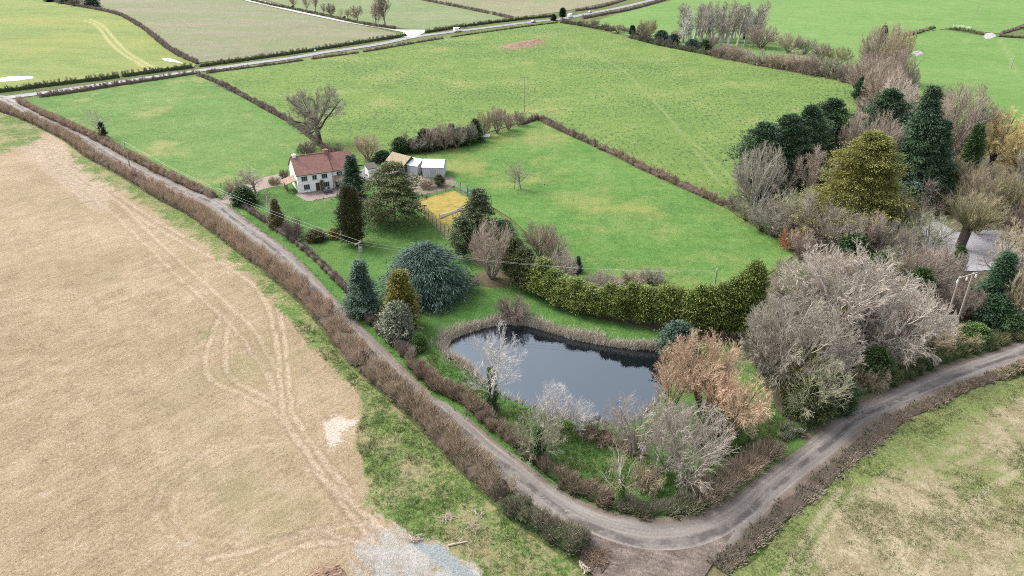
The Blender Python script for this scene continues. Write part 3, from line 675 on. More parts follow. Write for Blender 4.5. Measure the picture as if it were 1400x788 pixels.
    big = t.nz(.06, 6, .65); fine = t.nz(2.0, 5, .75); mid = t.nz(.35, 5, .65); spk = t.nz(4.5, 3)
    c = t.ramp(t.sum((fine, .35), (mid, .35), (spk, .3)), [(.22, (.135,.115,.062)), (.5, (.21,.178,.11)), (.78, (.31,.265,.18))])
    gm = t.sum((t.attr('edge'), .9), (big, .75), (t.nz(.5, 6, .75), .5), (spk, .2))
    c = t.mix(t.rng(gm, .62, 1.12, 0, .85), c, t.ramp(t.sum((fine, .5), (spk, .5)), [(.25, (.062,.095,.025)), (.55, (.11,.145,.042)), (.8, (.165,.185,.07))]))
    c = t.mix(t.math('MULTIPLY', t.attr('track'), .5), c, (.30,.25,.175))
    t.bump(t.sum((fine, .5), (mid, .5)), .7, .14)
    RT = [[(1072,788),(1094,750),(1118,712),(1150,670)],[(1094,788),(1118,748),(1142,712),(1172,672)],[(1250,800),(1330,690),(1400,640)]]
    la = line_attr(RT, .5)
    def att2(px, py, X, Y):
        d, *_ = near_line(X, Y, resample(poly_w(VERGE_R), 1.0)); return {'edge': 1-sstep(.5, 6.5, d), 'track': la(px, py, X, Y)['track']}
    sheet('rough_field', [tuple(p) for p in smooth_line(VERGE_R, 5)]+[(1700,440),(1700,1000),(950,1000),(960,830)], 4, 0.0, t.col(c).done(), att2)
    # ---- fields
    t = grassmat('meadow grass', [(.048,.098,.024), (.082,.148,.038), (.13,.188,.06)], straw=((.19,.19,.075), .04, .62))
    sheet('meadow', [(36,136),(55,131),(150,117),(268,101),(300,120),(330,133),(375,158),(400,170),(437,198),(462,212),(500,226),(455,232),(385,246),(340,256),(305,272),(254,252),(200,216),(129,181),(86,160),(43,143)], 5, 0.0, fin(t))
    t = with_tracks(grassmat('young crop', [(.06,.106,.025), (.102,.158,.038), (.155,.192,.06)], clump=((.042,.082,.032), 1.0, .8), straw=((.20,.185,.075), .03, .66)), (.17,.20,.075), .5)
    TL = [[(790,60),(800,70),(850,95),(880,125),(905,150),(935,185),(965,210),(1003,246)],[(770,60),(778,72),(805,65),(826,60)],[(838,80),(800,72),(775,55)],[(310,112),(350,135),(400,160)],[(990,255),(975,240),(950,205)]]
    sheet('crop_field', [(272,101),(300,97),(375,87),(450,76),(500,68),(560,58),(640,46),(760,31),(800,38),(840,47),(900,63),(1000,82),(1080,99),(1165,112),(1180,130),(1165,160),(1120,230),(1010,280),(983,276),(900,240),(830,206),(735,164),(715,166),(640,190),(560,212),(500,226),(455,208),(400,168),(330,130)], 2, 0.004, fin(t), line_attr(TL, .65))
    t = grassmat('paddock grass', [(.037,.088,.02), (.070,.144,.033), (.122,.188,.052)], straw=((.17,.185,.06), .035, .56))
    sheet('paddock', [(583,212),(640,196),(720,170),(735,166),(830,210),(900,245),(985,282),(1020,300),(1065,320),(1085,350),(1050,375),(1000,396),(900,396),(800,382),(755,352),(700,300),(655,272),(621,255),(592,242)], 5, 0.004, fin(t))
    # ---- lawn and pond bank
    def zl(px, py, X, Y, A):
        d, *_ = near_line(X, Y, resample(poly_w(np.vstack([POND, POND[:1]])), .5)); return -1.15*(1-sstep(0, 1.6, d))
    t = grassmat('garden lawn', [(.030,.075,.018), (.055,.122,.028), (.095,.165,.044)], straw=((.15,.15,.07), .08, .70), moss=((.11,.16,.035), .05, .45))
    # rank grass on the bank between pond and lane
    lawn = [(306,276),(335,262),(384,250),(420,240),(470,224),(500,226),(540,206),(583,214),(592,244),(621,258),(660,280),(705,310),(756,360),(800,388),(900,402),(1000,402),(1040,430),(1020,480),(1060,560),(1105,604),(1039,650),(1000,680),(940,704),(900,708),(867,705),(829,697),(791,682),(754,660),(720,634),(681,606),(640,571),(591,541),(531,481),(471,422),(425,371),(394,341),(335,298)]
    sheet('lawn', lawn, 4, 0.0, fin(t), holes=[POND], zfun=zl)
    # ---- woodland floor
    t = NT('leaf litter and bramble', .95, .1); f = t.noise(2, 6, .75); g = t.noise(.2, 5, .65)
    c = t.ramp(t.math('ADD', t.math('MULTIPLY', f, .6), t.math('MULTIPLY', g, .5)), [(.35, (.055,.05,.03)), (.55, (.095,.085,.055)), (.75, (.15,.13,.09))]); c = t.mix(t.rng(g, .52, .66, 0, .7), c, (.05,.075,.025)); t.bump(f, .8, .2)
    def zw(px, py, X, Y, A):
        d, *_ = near_line(X, Y, resample(poly_w(np.vstack([FLOOD, FLOOD[:1]])), 1)); return -.7*(1-sstep(0, 3, d))
    sheet('woodland_floor', [(985,276),(1030,250),(1110,200),(1155,130),(1165,112),(1172,96),(1190,74),(1215,70),(1228,102),(1300,190),(1400,190),(1700,250),(1700,360),(1400,464),(1371,476),(1313,495),(1254,517),(1195,543),(1156,560),(1100,606),(1062,560),(1022,480),(1042,428),(1004,400),(1052,378),(1088,350),(1068,320),(1022,298)], 6, 0.003, t.col(c).done(), holes=[FLOOD], zfun=zw)
    # ---- water
    t = NT('still pond water', .03, .5); t.col((.005,.007,.009)); t.b.inputs['IOR'].default_value = 2.2; t.b.inputs['Specular Tint'].default_value = (.78,.9,1,1); t.b.inputs['Specular IOR Level'].default_value = .5
    t.bump(t.noise(.6, 2), .012, .05)
    q = POND.mean(0)+(POND-POND.mean(0))*1.05; sheet('pond', q, 8, -.85, t.done())
    t = NT('shallow flood water', .08, .5); t.col(t.ramp(t.noise(.1, 4), [(.4, (.26,.255,.27)), (.7, (.36,.355,.37))])); t.b.inputs['IOR'].default_value = 2.6; t.bump(t.noise(.5, 2), .02, .05)
    q = FLOOD.mean(0)+(FLOOD-FLOOD.mean(0))*1.04; sheet('flood_water', q, 8, -.5, t.done())
    # ---- far fields
    t = with_tracks(grassmat('far winter wheat', [(.085,.125,.036), (.125,.165,.046), (.18,.185,.06)], patch=.012, fine=.7, moss=((.21,.18,.05), .012, .75), streak=((.17,.19,.06), .01, .06, R(20), .5)), (.30,.27,.13), .9)
    sheet('wheat_field', [(-300,150),(-300,-85),(60,-60),(58,0),(90,6),(130,13),(165,22),(195,40),(230,68),(268,88),(264,93),(150,106),(0,125)], 2, 0.0, fin(t), line_attr([[(122,26),(140,35),(158,55),(175,72),(198,86),(212,94)],[(115,28),(133,36),(150,58),(168,74),(188,86),(202,95)]], .9))
    t = grassmat('thin brown crop', [(.10,.11,.062), (.145,.145,.088), (.18,.17,.115)], patch=.012, fine=.6, straw=((.185,.15,.11), .014, .60), streak=((.12,.15,.06), .006, .05, R(15), .6))
    sheet('fallow_field', [(62,-60),(64,-4),(135,10),(170,19),(200,37),(234,64),(271,86),(400,72),(520,54),(552,48),(520,40),(470,31),(400,17),(335,2),(300,-10),(230,-60)], 5, 0.0, fin(t))
    t = grassmat('far pasture', [(.085,.12,.052), (.12,.155,.068), (.16,.178,.095)], patch=.012, fine=.6, streak=((.15,.155,.085), .006, .05, R(15), .5))
    sheet('far_pasture', [(240,-60),(305,-12),(345,-5),(400,10),(470,25),(545,39),(590,44),(640,37),(705,25),(640,12),(560,-3),(500,-20),(420,-60)], 5, 0.0, fin(t))
    t = grassmat('bare tilled land', [(.12,.11,.07), (.165,.15,.095), (.19,.18,.11)], patch=.012, fine=.6, moss=((.11,.16,.06), .02, .8))
    sheet('tilled_field', [(430,-60),(505,-20),(565,-4),(645,10),(708,24),(760,17),(800,10),(850,-1),(905,-14),(960,-26),(1010,-60)], 5, 0.0, fin(t))
    t = grassmat('bright far grass', [(.072,.14,.036), (.098,.172,.046), (.135,.20,.066)], patch=.012, fine=.6)
    sheet('north_pasture', [(795,34),(850,18),(905,4),(960,-10),(1030,-24),(1100,-60),(1700,-60),(1700,30),(1400,33),(1365,46),(1300,38),(1232,50),(1200,90),(1165,104),(1080,92),(1000,76),(900,58)], 5, 0.0, fin(t))
    t = with_tracks(grassmat('east pasture grass', [(.068,.135,.034), (.092,.165,.042), (.125,.19,.058)], patch=.014, fine=.7), (.16,.2,.08), .7)
    sheet('east_pasture', [(1228,54),(1278,41),(1300,42),(1345,50),(1400,53),(1700,60),(1700,260),(1400,215),(1310,200),(1236,104)], 5, 0.0, fin(t), line_attr([[(1340,53),(1370,52)],[(1365,54),(1380,75),(1388,100)],[(1240,60),(1300,58),(1340,54)]], 1.0))
    # bright puddles of standing water on the wheat
    t = NT('standing puddle', .02, .5); t.col((.40,.40,.395)); pud = t.done()  # pale base colour stands in for sky mirrored in the water
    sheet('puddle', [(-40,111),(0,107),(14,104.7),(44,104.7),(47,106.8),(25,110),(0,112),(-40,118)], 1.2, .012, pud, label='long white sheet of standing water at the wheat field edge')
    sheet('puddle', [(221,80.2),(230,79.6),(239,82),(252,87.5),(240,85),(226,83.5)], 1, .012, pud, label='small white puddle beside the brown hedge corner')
    # drive, yard, patio, court
    t = NT('pinkish gravel', .9, .15); t.col(t.ramp(t.noise(1.5, 6, .75), [(.3, (.16,.125,.10)), (.7, (.27,.22,.19))])); t.bump(t.noise(6, 3), .4, .05); grv = t.done()
    sheet('driveway', [(302,276),(306,271),(322,262),(340,251),(360,243),(388,238),(398,245),(392,253),(372,256),(350,262),(330,270),(314,279)], 3, .02, grv, smooth=3)
    t = NT('grey yard gravel', .9, .15); t.col(t.ramp(t.noise(1.2, 6, .75), [(.3, (.12,.11,.11)), (.7, (.20,.185,.18))])); yard = t.done()
    sheet('yard', [(490,236),(505,228),(530,229),(552,224),(568,234),(560,246),(535,250),(500,246)], 3, .014, yard, smooth=3)
    t = NT('trodden yard earth', .95, .1); t.col(t.ramp(t.noise(.7, 6, .75), [(.3, (.10,.095,.06)), (.55, (.17,.14,.11)), (.75, (.24,.2,.17))])); te = t.done()
    sheet('yard_earth', [(566,240),(590,245),(612,240),(624,250),(612,259),(590,264),(570,266),(556,256)], 3, .012, te, smooth=3)
    t = NT('stone flags', .8, .2); b = t.n.new('ShaderNodeTexBrick'); t.L(t.co(), b.inputs['Vector']); b.inputs['Scale'].default_value = 1.2
    for i, c in ((1, (.25,.195,.17)), (2, (.19,.15,.135)), (3, (.10,.085,.07))): b.inputs[i].default_value = (*c, 1)
    b.inputs['Mortar Size'].default_value = .03; t.col(t.mix(.35, b.outputs[0], t.ramp(t.noise(.7, 5), [(.3, (.12,.09,.08)), (.7, (.32,.27,.24))]))); fl = t.done()
    sheet('patio', [(404,267.5),(419,275.5),(424,275.6),(462,268),(486,262),(490,255),(470,252),(410,260)], 2, .06, fl)
    t = NT('moss on the old court', .95, .1); m = t.noise(.5, 6, .7); c = t.ramp(m, [(.3, (.13,.105,.035)), (.48, (.225,.175,.048)), (.7, (.30,.235,.06))]); c = t.mix(t.rng(t.noise(.25, 5, .7), .58, .72, 0, .6), c, (.14,.13,.05)); t.bump(m, .5, .05)
    sheet('tennis_court', [(621,260.5),(560,276.5),(614,329),(672,290)], 3, .016, t.col(c).done())
    # soil and shade under trees
    t = NT('soil and shade under trees', .95, .1); t.col(t.ramp(t.noise(.8, 6, .75), [(.35, (.05,.06,.022)), (.6, (.11,.085,.06))])); so = t.done()
    sheet('soil_and_shade', [(636,384),(660,372),(690,372),(704,384),(690,392),(660,392)], 4, .01, so, smooth=3)
    sheet('soil_and_shade', [(760,420),(840,440),(900,452),(1000,470),(1030,455),(960,440),(880,430),(800,408)], 5, .01, so, smooth=3)  # dark strip below the conifer row: its shade put into the ground colour
# ------------------------------------------------------------------ built things
def build_mats():
    M = {}
    M['render'] = plain('white painted render', (.74,.73,.70), .8, .2, .06, .8)
    t = NT('clay roof tiles', .85, .2); co = t.co(); w = t.n.new('ShaderNodeTexBrick'); t.L(co, w.inputs['Vector']); w.inputs['Scale'].default_value = 3.2; w.inputs['Mortar Size'].default_value = .03
    w.inputs[1].default_value = (.225,.11,.092,1); w.inputs[2].default_value = (.165,.085,.07,1); w.inputs[3].default_value = (.12,.06,.05,1)
    t.col(t.mix(t.rng(t.noise(.5, 6, .75), .35, .65, 0, .8), w.outputs[0], t.ramp(t.noise(3, 5, .7), [(.3, (.14,.075,.064)), (.7, (.28,.16,.13))]))); t.bump(w.outputs['Fac'], .4, .05); M['tile'] = t.done()
    t = NT('weathered brown tiles', .85, .2); t.col(t.ramp(t.noise(2.2, 6, .7), [(.3, (.15,.105,.075)), (.7, (.27,.20,.15))])); M['btile'] = t.done()
    t = NT('mossy shed roof', .85, .2); t.col(t.ramp(t.noise(1.5, 6, .7), [(.3, (.17,.14,.09)), (.7, (.30,.24,.16))])); M['thatch'] = t.done()
    t = NT('window glass', .06, .6); t.col((.025,.03,.035)); M['glass'] = t.done()
    M['frame'] = plain('grey window frames', (.30,.31,.32), .5, .4, .05)
    M['darkwood'] = plain('dark timber', (.055,.042,.035), .7, .3, .2)
    M['paleiron'] = plain('white sheet roof', (.62,.62,.64), .5, .4, .08, .6)
    M['shedwall'] = plain('pale grey boarding', (.40,.40,.42), .7, .3, .12, 1.5)
    M['brick'] = plain('red brick', (.27,.13,.095), .85, .2, .25, 4)
    M['concrete'] = plain('pale concrete', (.42,.41,.38), .85, .2, .12, 2)
    M['pole'] = plain('weathered pole timber', (.25,.23,.19), .85, .2, .15, 3)
    M['wire'] = plain('bare line wire', (.45,.45,.45), .35, .5, .03)
    M['insul'] = plain('glazed insulator', (.62,.60,.56), .3, .5, .05)
    M['fence'] = plain('green coated fence wire', (.11,.17,.145), .5, .4, .1)
    M['post'] = plain('dark fence post', (.05,.05,.045), .7, .3, .15)
    M['timber'] = plain('grey fence timber', (.22,.20,.17), .85, .2, .15)
    M['white'] = plain('white paint', (.75,.75,.74), .5, .4, .03)
    M['tyre'] = plain('black rubber', (.02,.02,.02), .8, .2, .1)
    M['carwhite'] = plain('white car paint', (.78,.78,.78), .25, .5, .02)
    M['carsilver'] = plain('silver car paint', (.42,.43,.45), .3, .5, .03)
    M['lamp'] = plain('lamp lens', (.5,.48,.45), .15, .6, .05)
    M['net'] = plain('faded white net', (.55,.52,.46), .9, .1, .1, 5)
    M['furn'] = plain('grey rattan furniture', (.075,.075,.085), .7, .3, .2, 8)
    M['blue'] = plain('blue sack', (.22,.24,.62), .6, .3, .1)
    M['soil'] = plain('red clay soil', (.185,.125,.085), .95, .1, .45, 1.2)
    M['soil2'] = plain('brown soil', (.20,.135,.095), .95, .1, .3, 1.5)
    M['rubble'] = plain('grey rubble', (.26,.245,.24), .9, .2, .35, 1.5)
    M['branch'] = plain('dead pale branch wood', (.34,.28,.22), .9, .1, .2, 4)
    M['bark'] = plain('broken brown bark', (.17,.12,.085), .9, .1, .25, 4)
    M['flap'] = plain('green windbreak cloth', (.10,.22,.17), .7, .2, .1)
    return M
def window(root, M, x, z, w, h, y=0.0, axis='x', panes=2):
    """frame set in the wall, glass behind it, on the face y (front) or x (gable)"""
    def mk(m, a0, a1, d0, d1, z0, z1):
        if axis == 'x': m.box(a0, a1, y+d0, y+d1, z0, z1)
        else: m.box(y+d0, y+d1, a0, a1, z0, z1)
    f = MB(); t = .07
    mk(f, x-w/2, x+w/2, -.06, .02, z, z+t); mk(f, x-w/2, x+w/2, -.06, .02, z+h-t, z+h)
    for k in range(panes+1):
        c = x-w/2 + (w-t)*k/panes; mk(f, c, c+t, -.055, .02, z+t, z+h-t)
    mk(f, x-w/2-.1, x+w/2+.1, -.12, .02, z-.08, z-.003)
    wo = f.obj('window', M['frame'], root); g = MB(); mk(g, x-w/2+.03, x+w/2-.03, -.02, .01, z+.03, z+h-.03); g.obj('pane', M['glass'], wo)
    return wo
def gable_roof(mb, x0, x1, y0, y1, ze, zr, ov=.35, th=.16):
    ym = (y0+y1)/2; sl = (zr-ze)/(ym-y0); a = ov
    pts = [(y0-a, ze-a*sl), (ym, zr), (y1+a, ze-a*sl), (y1+a, ze-a*sl-th), (ym, zr-th*1.1), (y0-a, ze-a*sl-th)]
    # two slabs
    for q in ([pts[0], pts[1], pts[4], pts[5]], [pts[1], pts[2], pts[3], pts[4]]): mb.prism(q, 'x', x0-.25, x1+.25)
def build_house(M):
    A = PV(409, 264.8); B = PV(407.6, 239.9, 4.9); C = PV(478, 230.2, 4.9)
    d = (C-B); d.z = 0; rz = math.atan2(d.y, d.x); L = 15.0; W = 9.8; ze = 4.9; zr = 8.2; xs = 9.0
    h = tag(empty('farmhouse', A, rz), 'white rendered farmhouse with a long red tiled roof beside a stone patio', 'house')
    w = MB(); w.box(0, xs, 0, W, -.2, ze); w.prism([(0, ze), (W, ze), (W/2, zr-.12)], 'x', 0.0, .3)
    w.box(xs, L, .5, W-.25, -.2, ze-.15); w.prism([(.5, ze-.15), (W-.25, ze-.15), (W/2, zr-.35)], 'x', L-.3, L)
    w.obj('wall', M['render'], h)
    r = MB(); gable_roof(r, 0, xs-.26, 0, W, ze, zr); r2 = MB(); gable_roof(r2, xs+.26, L, .5, W-.25, ze-.13, zr-.22)
    ro = r.obj('roof', M['tile'], h); r2.obj('roof', M['tile'], h)
    rt = MB(); rt.tube((-.2, W/2, zr+.02), (xs, W/2, zr+.02), .14, n=8); rt.obj('ridge_tile', M['btile'], ro)
    c = MB(); c.box(.35, 1.15, W/2-.45, W/2+.45, zr-1.0, zr+.35); c.box(.28, 1.22, W/2-.52, W/2+.52, zr+.35, zr+.47); c.tube((.75, W/2, zr+.47), (.75, W/2, zr+.75), .12)
    co = c.obj('chimney', M['render'], h); co['label'] = 'whitewashed chimney at the gable end'
    c = MB(); c.box(xs-.75, xs+.35, W/2-.4, W/2+.5, zr-.8, zr+.6); c.box(xs-.83, xs+.43, W/2-.48, W/2+.58, zr+.6, zr+.74); c.tube((xs-.5, W/2, zr+.74), (xs-.5, W/2, zr+1.0), .13); c.tube((xs+.1, W/2, zr+.74), (xs+.1, W/2, zr+1.0), .13)
    co = c.obj('chimney', M['brick'], h); co['label'] = 'red brick chimney in the middle of the ridge'
    g = MB(); g.box(-.2, xs+.2, -.44, -.34, ze-.36, ze-.24); g.box(xs+.24, L+.2, .05, .15, ze-.52, ze-.4); g.tube((xs-.2, -.1, .0), (xs-.2, -.1, ze-.35), .05); g.obj('gutter', M['darkwood'], h)
    for x in (1.75, 4.3, 6.8): window(h, M, x, 3.05, 1.45 if x != 4.3 else 1.1, 1.15, panes=3 if x != 4.3 else 2)
    window(h, M, 10.8, 2.95, 1.5, 1.15, y=.5, panes=3)
    window(h, M, 2.1, .75, 1.5, 1.3, panes=3); window(h, M, 7.1, .75, 1.45, 1.3, panes=3)
    window(h, M, 5.0, 2.9, .8, 1.0, y=0.0, axis='y', panes=1)
    do = MB(); do.box(4.35, 5.3, -.06, .02, 0, 2.1); dd = do.obj('door', M['darkwood'], h); gl = MB(); gl.box(4.5, 5.15, -.075, -.05, .9, 1.95); gl.obj('pane', M['glass'], dd)
    hn = MB(); hn.tube((5.18, -.14, 1.0), (5.18, -.05, 1.0), .035); hn.obj('handle', M['frame'], dd)
    # lean-to along the right half
    lt = MB(); lt.prism([(-1.7, 2.15), (.5, 3.05), (.5, 3.2), (-1.8, 2.28)], 'x', xs+.1, L+.3); lr = lt.obj('lean_to_roof', M['btile'], h)
    lw = MB(); lw.box(xs+1.5, xs+3.6, -1.5, .5, -.1, 2.2); lw.box(xs+4.7, L, -1.5, .5, -.1, 2.2); lw.box(xs+3.6, xs+4.7, -1.5, .5, -.1, .9); lw.obj('lean_to_wall', M['render'], h)
    window(h, M, xs+4.15, .95, 1.05, 1.1, y=-1.3, panes=1)
    p = MB(); p.tube((xs+.3, -1.55, -.1), (xs+.3, -1.55, 2.2), .09); p.obj('porch_post', M['darkwood'], h)
    rec = MB(); rec.box(xs+.45, xs+1.4, .42, .52, 0, 2.05); rec.obj('door', M['darkwood'], h)
    # open timber porch on the gable
    pr = MB(); pr.prism([(-2.6, 2.2), (0, 2.95), (0, 3.1), (-2.75, 2.33)], 'y', 1.2, 6.2)
    # prism 'y' takes (x,z)
    pr.obj('porch_roof', M['btile'], h)
    for y in (1.4, 3.0, 4.6, 6.0):
        p = MB(); p.box(-2.5, -2.36, y-.07, y+.07, -.1, 2.22); p.obj('porch_post', M['darkwood'], h)
    p = MB(); p.box(-2.45, -2.38, 3.0, 6.0, 0, .8); p.obj('porch_panel', M['darkwood'], h)
    # climbing plant between the door and the window
    rng = np.random.default_rng(5); n = 900; q = np.stack([5.9+rng.normal(0, .28, n), -.12-rng.random(n)*.18, rng.random(n)*2.6], 1)
    V, Fc = cards(q, unit(rng.normal(0, 1, (n, 3))), unit(rng.normal(0, 1, (n, 3))), np.full(n, .3), np.full(n, .1)); cl = link('climbing_plant', mesh_np('climbing_plant', V, [Fc], PAL['t_olive']), h)
    # white outhouse behind the right end
    o = tag(empty('outhouse', PV(504.5, 243), rz), 'small white outhouse with a dark roof behind the tall dark conifer', 'outhouse')
    w = MB(); w.box(0, 2.6, 0, 3.5, -.1, 2.3); w.obj('wall', M['render'], o); r = MB(); r.prism([(-.2, 2.3), (3.7, 2.75), (3.7, 2.9), (-.2, 2.45)], 'x', -.2, 2.8); r.obj('roof', M['darkwood'], o); window(o, M, 1.3, 1.0, .9, .8, panes=1)
    # patio furniture
    def at(x, y): return h.matrix_basis @ Vector((x, y, .07))
    tb = tag(empty('patio_table', at(6.6, -2.6), rz), 'dark grey rectangular patio table in front of the farmhouse', 'table')
    m = MB(); m.box(-1.1, 1.1, -.55, .55, .68, .74); m.obj('tabletop', M['furn'], tb, .01)
    for sx in (-1, 1):
        for sy in (-1, 1):
            m = MB(); m.box(sx*.95-.05, sx*.95+.05, sy*.42-.05, sy*.42+.05, -.02, .677); m.obj('leg', M['furn'], tb)
    ch = None
    for x, y, rr, lb in ((5.9, -3.6, math.pi, 'dark patio chair on the lawn side of the table, nearer the house door'), (7.2, -3.6, math.pi, 'dark patio chair on the lawn side of the table, nearer the lean-to'), (5.9, -1.6, 0, 'dark patio chair between table and house wall, nearer the door'), (7.2, -1.6, 0, 'dark patio chair between table and house wall, below the right window')):
        if ch is None:
            ch = empty('patio_chair', (0, 0, 0)); m = MB(); m.box(-.28, .28, -.28, .28, .36, .46); m.obj('seat', M['furn'], ch, .02)
            m = MB(); m.box(-.28, .28, .2, .28, .463, .98); m.obj('backrest', M['furn'], ch, .02)
            for sx in (-1, 1):
                m = MB(); m.box(sx*.28-.04, sx*.28+.04, -.28, .28, .463, .62); m.obj('armrest', M['furn'], ch)
                for sy in (-1, 1):
                    m = MB(); m.box(sx*.24-.03, sx*.24+.03, sy*.24-.03, sy*.24+.03, -.01, .357); m.obj('leg', M['furn'], ch)
            c = ch
        else: c = copy_tree(ch)
        c.location = at(x, y); c.rotation_euler.z = rz+rr; tag(c, lb, 'chair', 'patio chairs round the table')
def build_sheds(M):
    # open timber shed with mossy roof
    def shed(name, label, pA, pB, depth, ze, zr, wall, roof, cat='shed', openf=False, door=None):
        A = PV(*pA); B = PV(*pB); d = B-A; L = d.length; rz = math.atan2(d.y, d.x)
        s = tag(empty(name, A, rz), label, cat); w = MB()
        if openf:
            w.box(0, .12, .2, depth, -.1, ze); w.box(L-.12, L, .2, depth, -.1, ze); w.box(.123, L-.123, depth-.12, depth-.003, -.1, ze)
            for k in range(4):
                p = MB(); x = .1+(L-.3)*k/3; p.box(x, x+.14, 0, .14, -.1, ze-.05); p.obj('post', M['timber'], s)
        else: w.box(0, L, 0, depth, -.1, ze)
        for x in (0.0, L-.14): w.prism([(.02, ze), (depth-.02, ze), (depth/2, zr-.15)], 'x', x+.004, x+.136)
        w.obj('wall', wall, s); r = MB(); gable_roof(r, 0, L, 0, depth, ze, zr, .25, .1); r.obj('roof', roof, s)
        if door: m = MB(); m.box(door[0], door[1], -.05, .02, 0, door[2]); m.obj('door', M['frame'], s)
        return s, L
    shed('open_shed', 'brown roofed open timber shed at the far end of the yard', (529.5,231), (553,238), 5.0, 2.6, 4.3, M['darkwood'], M['thatch'], openf=True)
    shed('field_shelter', 'narrow white roofed shed between the brown shed and the pale barn', (553,236), (571,239), 5.2, 2.5, 3.7, M['shedwall'], M['paleiron'], door=(1.0, 1.9, 2.0))
    s, L = shed('pale_barn', 'pale grey barn with a bright white sheet roof beside the paddock', (578,243), (606,243.5), 6.5, 3.0, 4.2, M['shedwall'], M['paleiron'], 'barn', door=(2.2, 3.6, 2.2))
    m = MB()
    for k in range(9): m.box(.3+k*(L-.6)/8-.02, .3+k*(L-.6)/8+.02, -.04, .0, .1, 2.9)
    m.obj('wall_batten', M['frame'], s)
def rail_fence(name, label, pts, M, h=1.2, rails=3, gap=2.4, mat='timber'):
    w = poly_w(pts); q = resample(w, gap); o0 = q[0]
    f = tag(empty(name, (o0[0], o0[1], 0)), label, 'fence'); 
    for k, a in enumerate(q-o0):
        m = MB(); m.box(a[0]-.06, a[0]+.06, a[1]-.06, a[1]+.06, -.2, h+.1); m.obj('post', M[mat], f)
    m = MB()
    for k in range(len(q)-1):
        a = q[k]-o0; b = q[k+1]-o0
        for j in range(rails):
            z = h*(j+1)/rails-.08; m.tube((a[0], a[1], z), (b[0], b[1], z), .05, n=4)
    m.obj('rail', M[mat], f); return f
def mesh_fence(name, label, pts, M, h=2.75, gap=2.6, step=.16, panel=None):
    w = poly_w(pts); q = resample(w, gap); o0 = q[0]
    f = tag(empty(name, (o0[0], o0[1], 0)), label, 'fence')
    for a in q-o0:
        m = MB(); m.tube((a[0], a[1], -.2), (a[0], a[1], h+.12), .05, n=6); m.obj('post', M['post'], f)
    p0 = []; p1 = []
    fine = resample(w, step)-o0; n = len(fine)
    for z in np.arange(.1, h, step): 
        a = np.c_[q[:-1]-o0, np.full(len(q)-1, z)]; b = np.c_[q[1:]-o0, np.full(len(q)-1, z)]; p0.append(a); p1.append(b)
    p0.append(np.c_[fine, np.full(n, .05)]); p1.append(np.c_[fine, np.full(n, h)])
    p0 = np.concatenate(p0); p1 = np.concatenate(p1); r = np.full(len(p0), .011)
    V, Fq = prisms(p0, p1, r, r, 3); link('wire_mesh', mesh_np('wire_mesh', V, [Fq], M['fence']), f)
    if panel:
        a = q[panel[0]]-o0; b = q[panel[1]]-o0; m = MB(); t = (b-a)/np.linalg.norm(b-a); nn = np.array([-t[1], t[0]])*.06
        m.add([(a[0]+nn[0], a[1]+nn[1], .3), (b[0]+nn[0], b[1]+nn[1], .3), (b[0]+nn[0], b[1]+nn[1], 2.3), (a[0]+nn[0], a[1]+nn[1], 2.3), (a[0]+nn[0]*1.4, a[1]+nn[1]*1.4, .3), (b[0]+nn[0]*1.4, b[1]+nn[1]*1.4, .3), (b[0]+nn[0]*1.4, b[1]+nn[1]*1.4, 2.3), (a[0]+nn[0]*1.4, a[1]+nn[1]*1.4, 2.3)], [(0,1,2,3),(7,6,5,4),(0,4,5,1),(1,5,6,2),(2,6,7,3),(3,7,4,0)]); m.obj('windbreak', M['flap'], f)
    return f
POLES = {}
def pole(key, x, yb, ytop, M, label, rz, arm=1.6, transformer=False):
    A = PV(x, yb); h = top_height(A.y, ytop)
    p = tag(empty('utility_pole', A, rz), label, 'utility pole'); m = MB(); m.tube((0, 0, -.4), (0, 0, h), .17, .11, 10); m.obj('shaft', M['pole'], p)
    pts = []
    if arm:
        m = MB(); m.box(-arm/2, arm/2, .11, .25, h-.35, h-.2); m.obj('crossarm', M['pole'], p)
        for s in (-1, 0, 1) if arm > 2 else (-1, 1):
            x0 = s*(arm/2-.12); m = MB(); m.tube((x0, .18, h-.2), (x0, .18, h-.02), .05); m.tube((x0, .18, h-.14), (x0, .18, h-.06), .09); m.obj('insulator', M['insul'], p); pts.append(Vector((x0, .18, h-.02)))
    else:
        m = MB(); m.tube((0, 0, h), (0, 0, h+.2), .06); m.obj('insulator', M['insul'], p); pts = [Vector((-.1, 0, h-.1)), Vector((.1, 0, h-.5))]
    if transformer:
        m = MB(); m.tube((0, -.35, h-1.75), (0, -.35, h-.85), .28, n=12); m.box(-.3, .3, -.16, -.1, h-1.5, h-1.1); m.obj('transformer', M['rubble'], p)
    mw = p.matrix_basis; POLES[key] = [mw @ v for v in pts]; return p
def h_pole(key, pa, pb, ytop, M, label, over=.8):
    A = PV(*pa); B = PV(*pb); d = B-A; L = d.length; rz = math.atan2(d.y, d.x); h = top_height(A.y, ytop)
    p = tag(empty('twin_pole', A, rz), label, 'utility pole')
    for x in (0, L): m = MB(); m.tube((x, 0, -.4), (x, 0, h), .17, .13, 10); m.obj('shaft', M['pole'], p)
    m = MB(); m.box(-over, L+over, -.28, -.14, h-.25, h-.05); m.obj('crossarm', M['pole'], p)
    for x in (-over+.1, L/2, L+over-.1):
        m = MB(); m.tube((x, -.21, h-.25), (x, -.21, h-.95), .05); 
        for k in range(4): m.tube((x, -.21, h-.4-k*.15), (x, -.21, h-.48-k*.15), .15)
        m.obj('insulator', M['insul'], p)
    return p
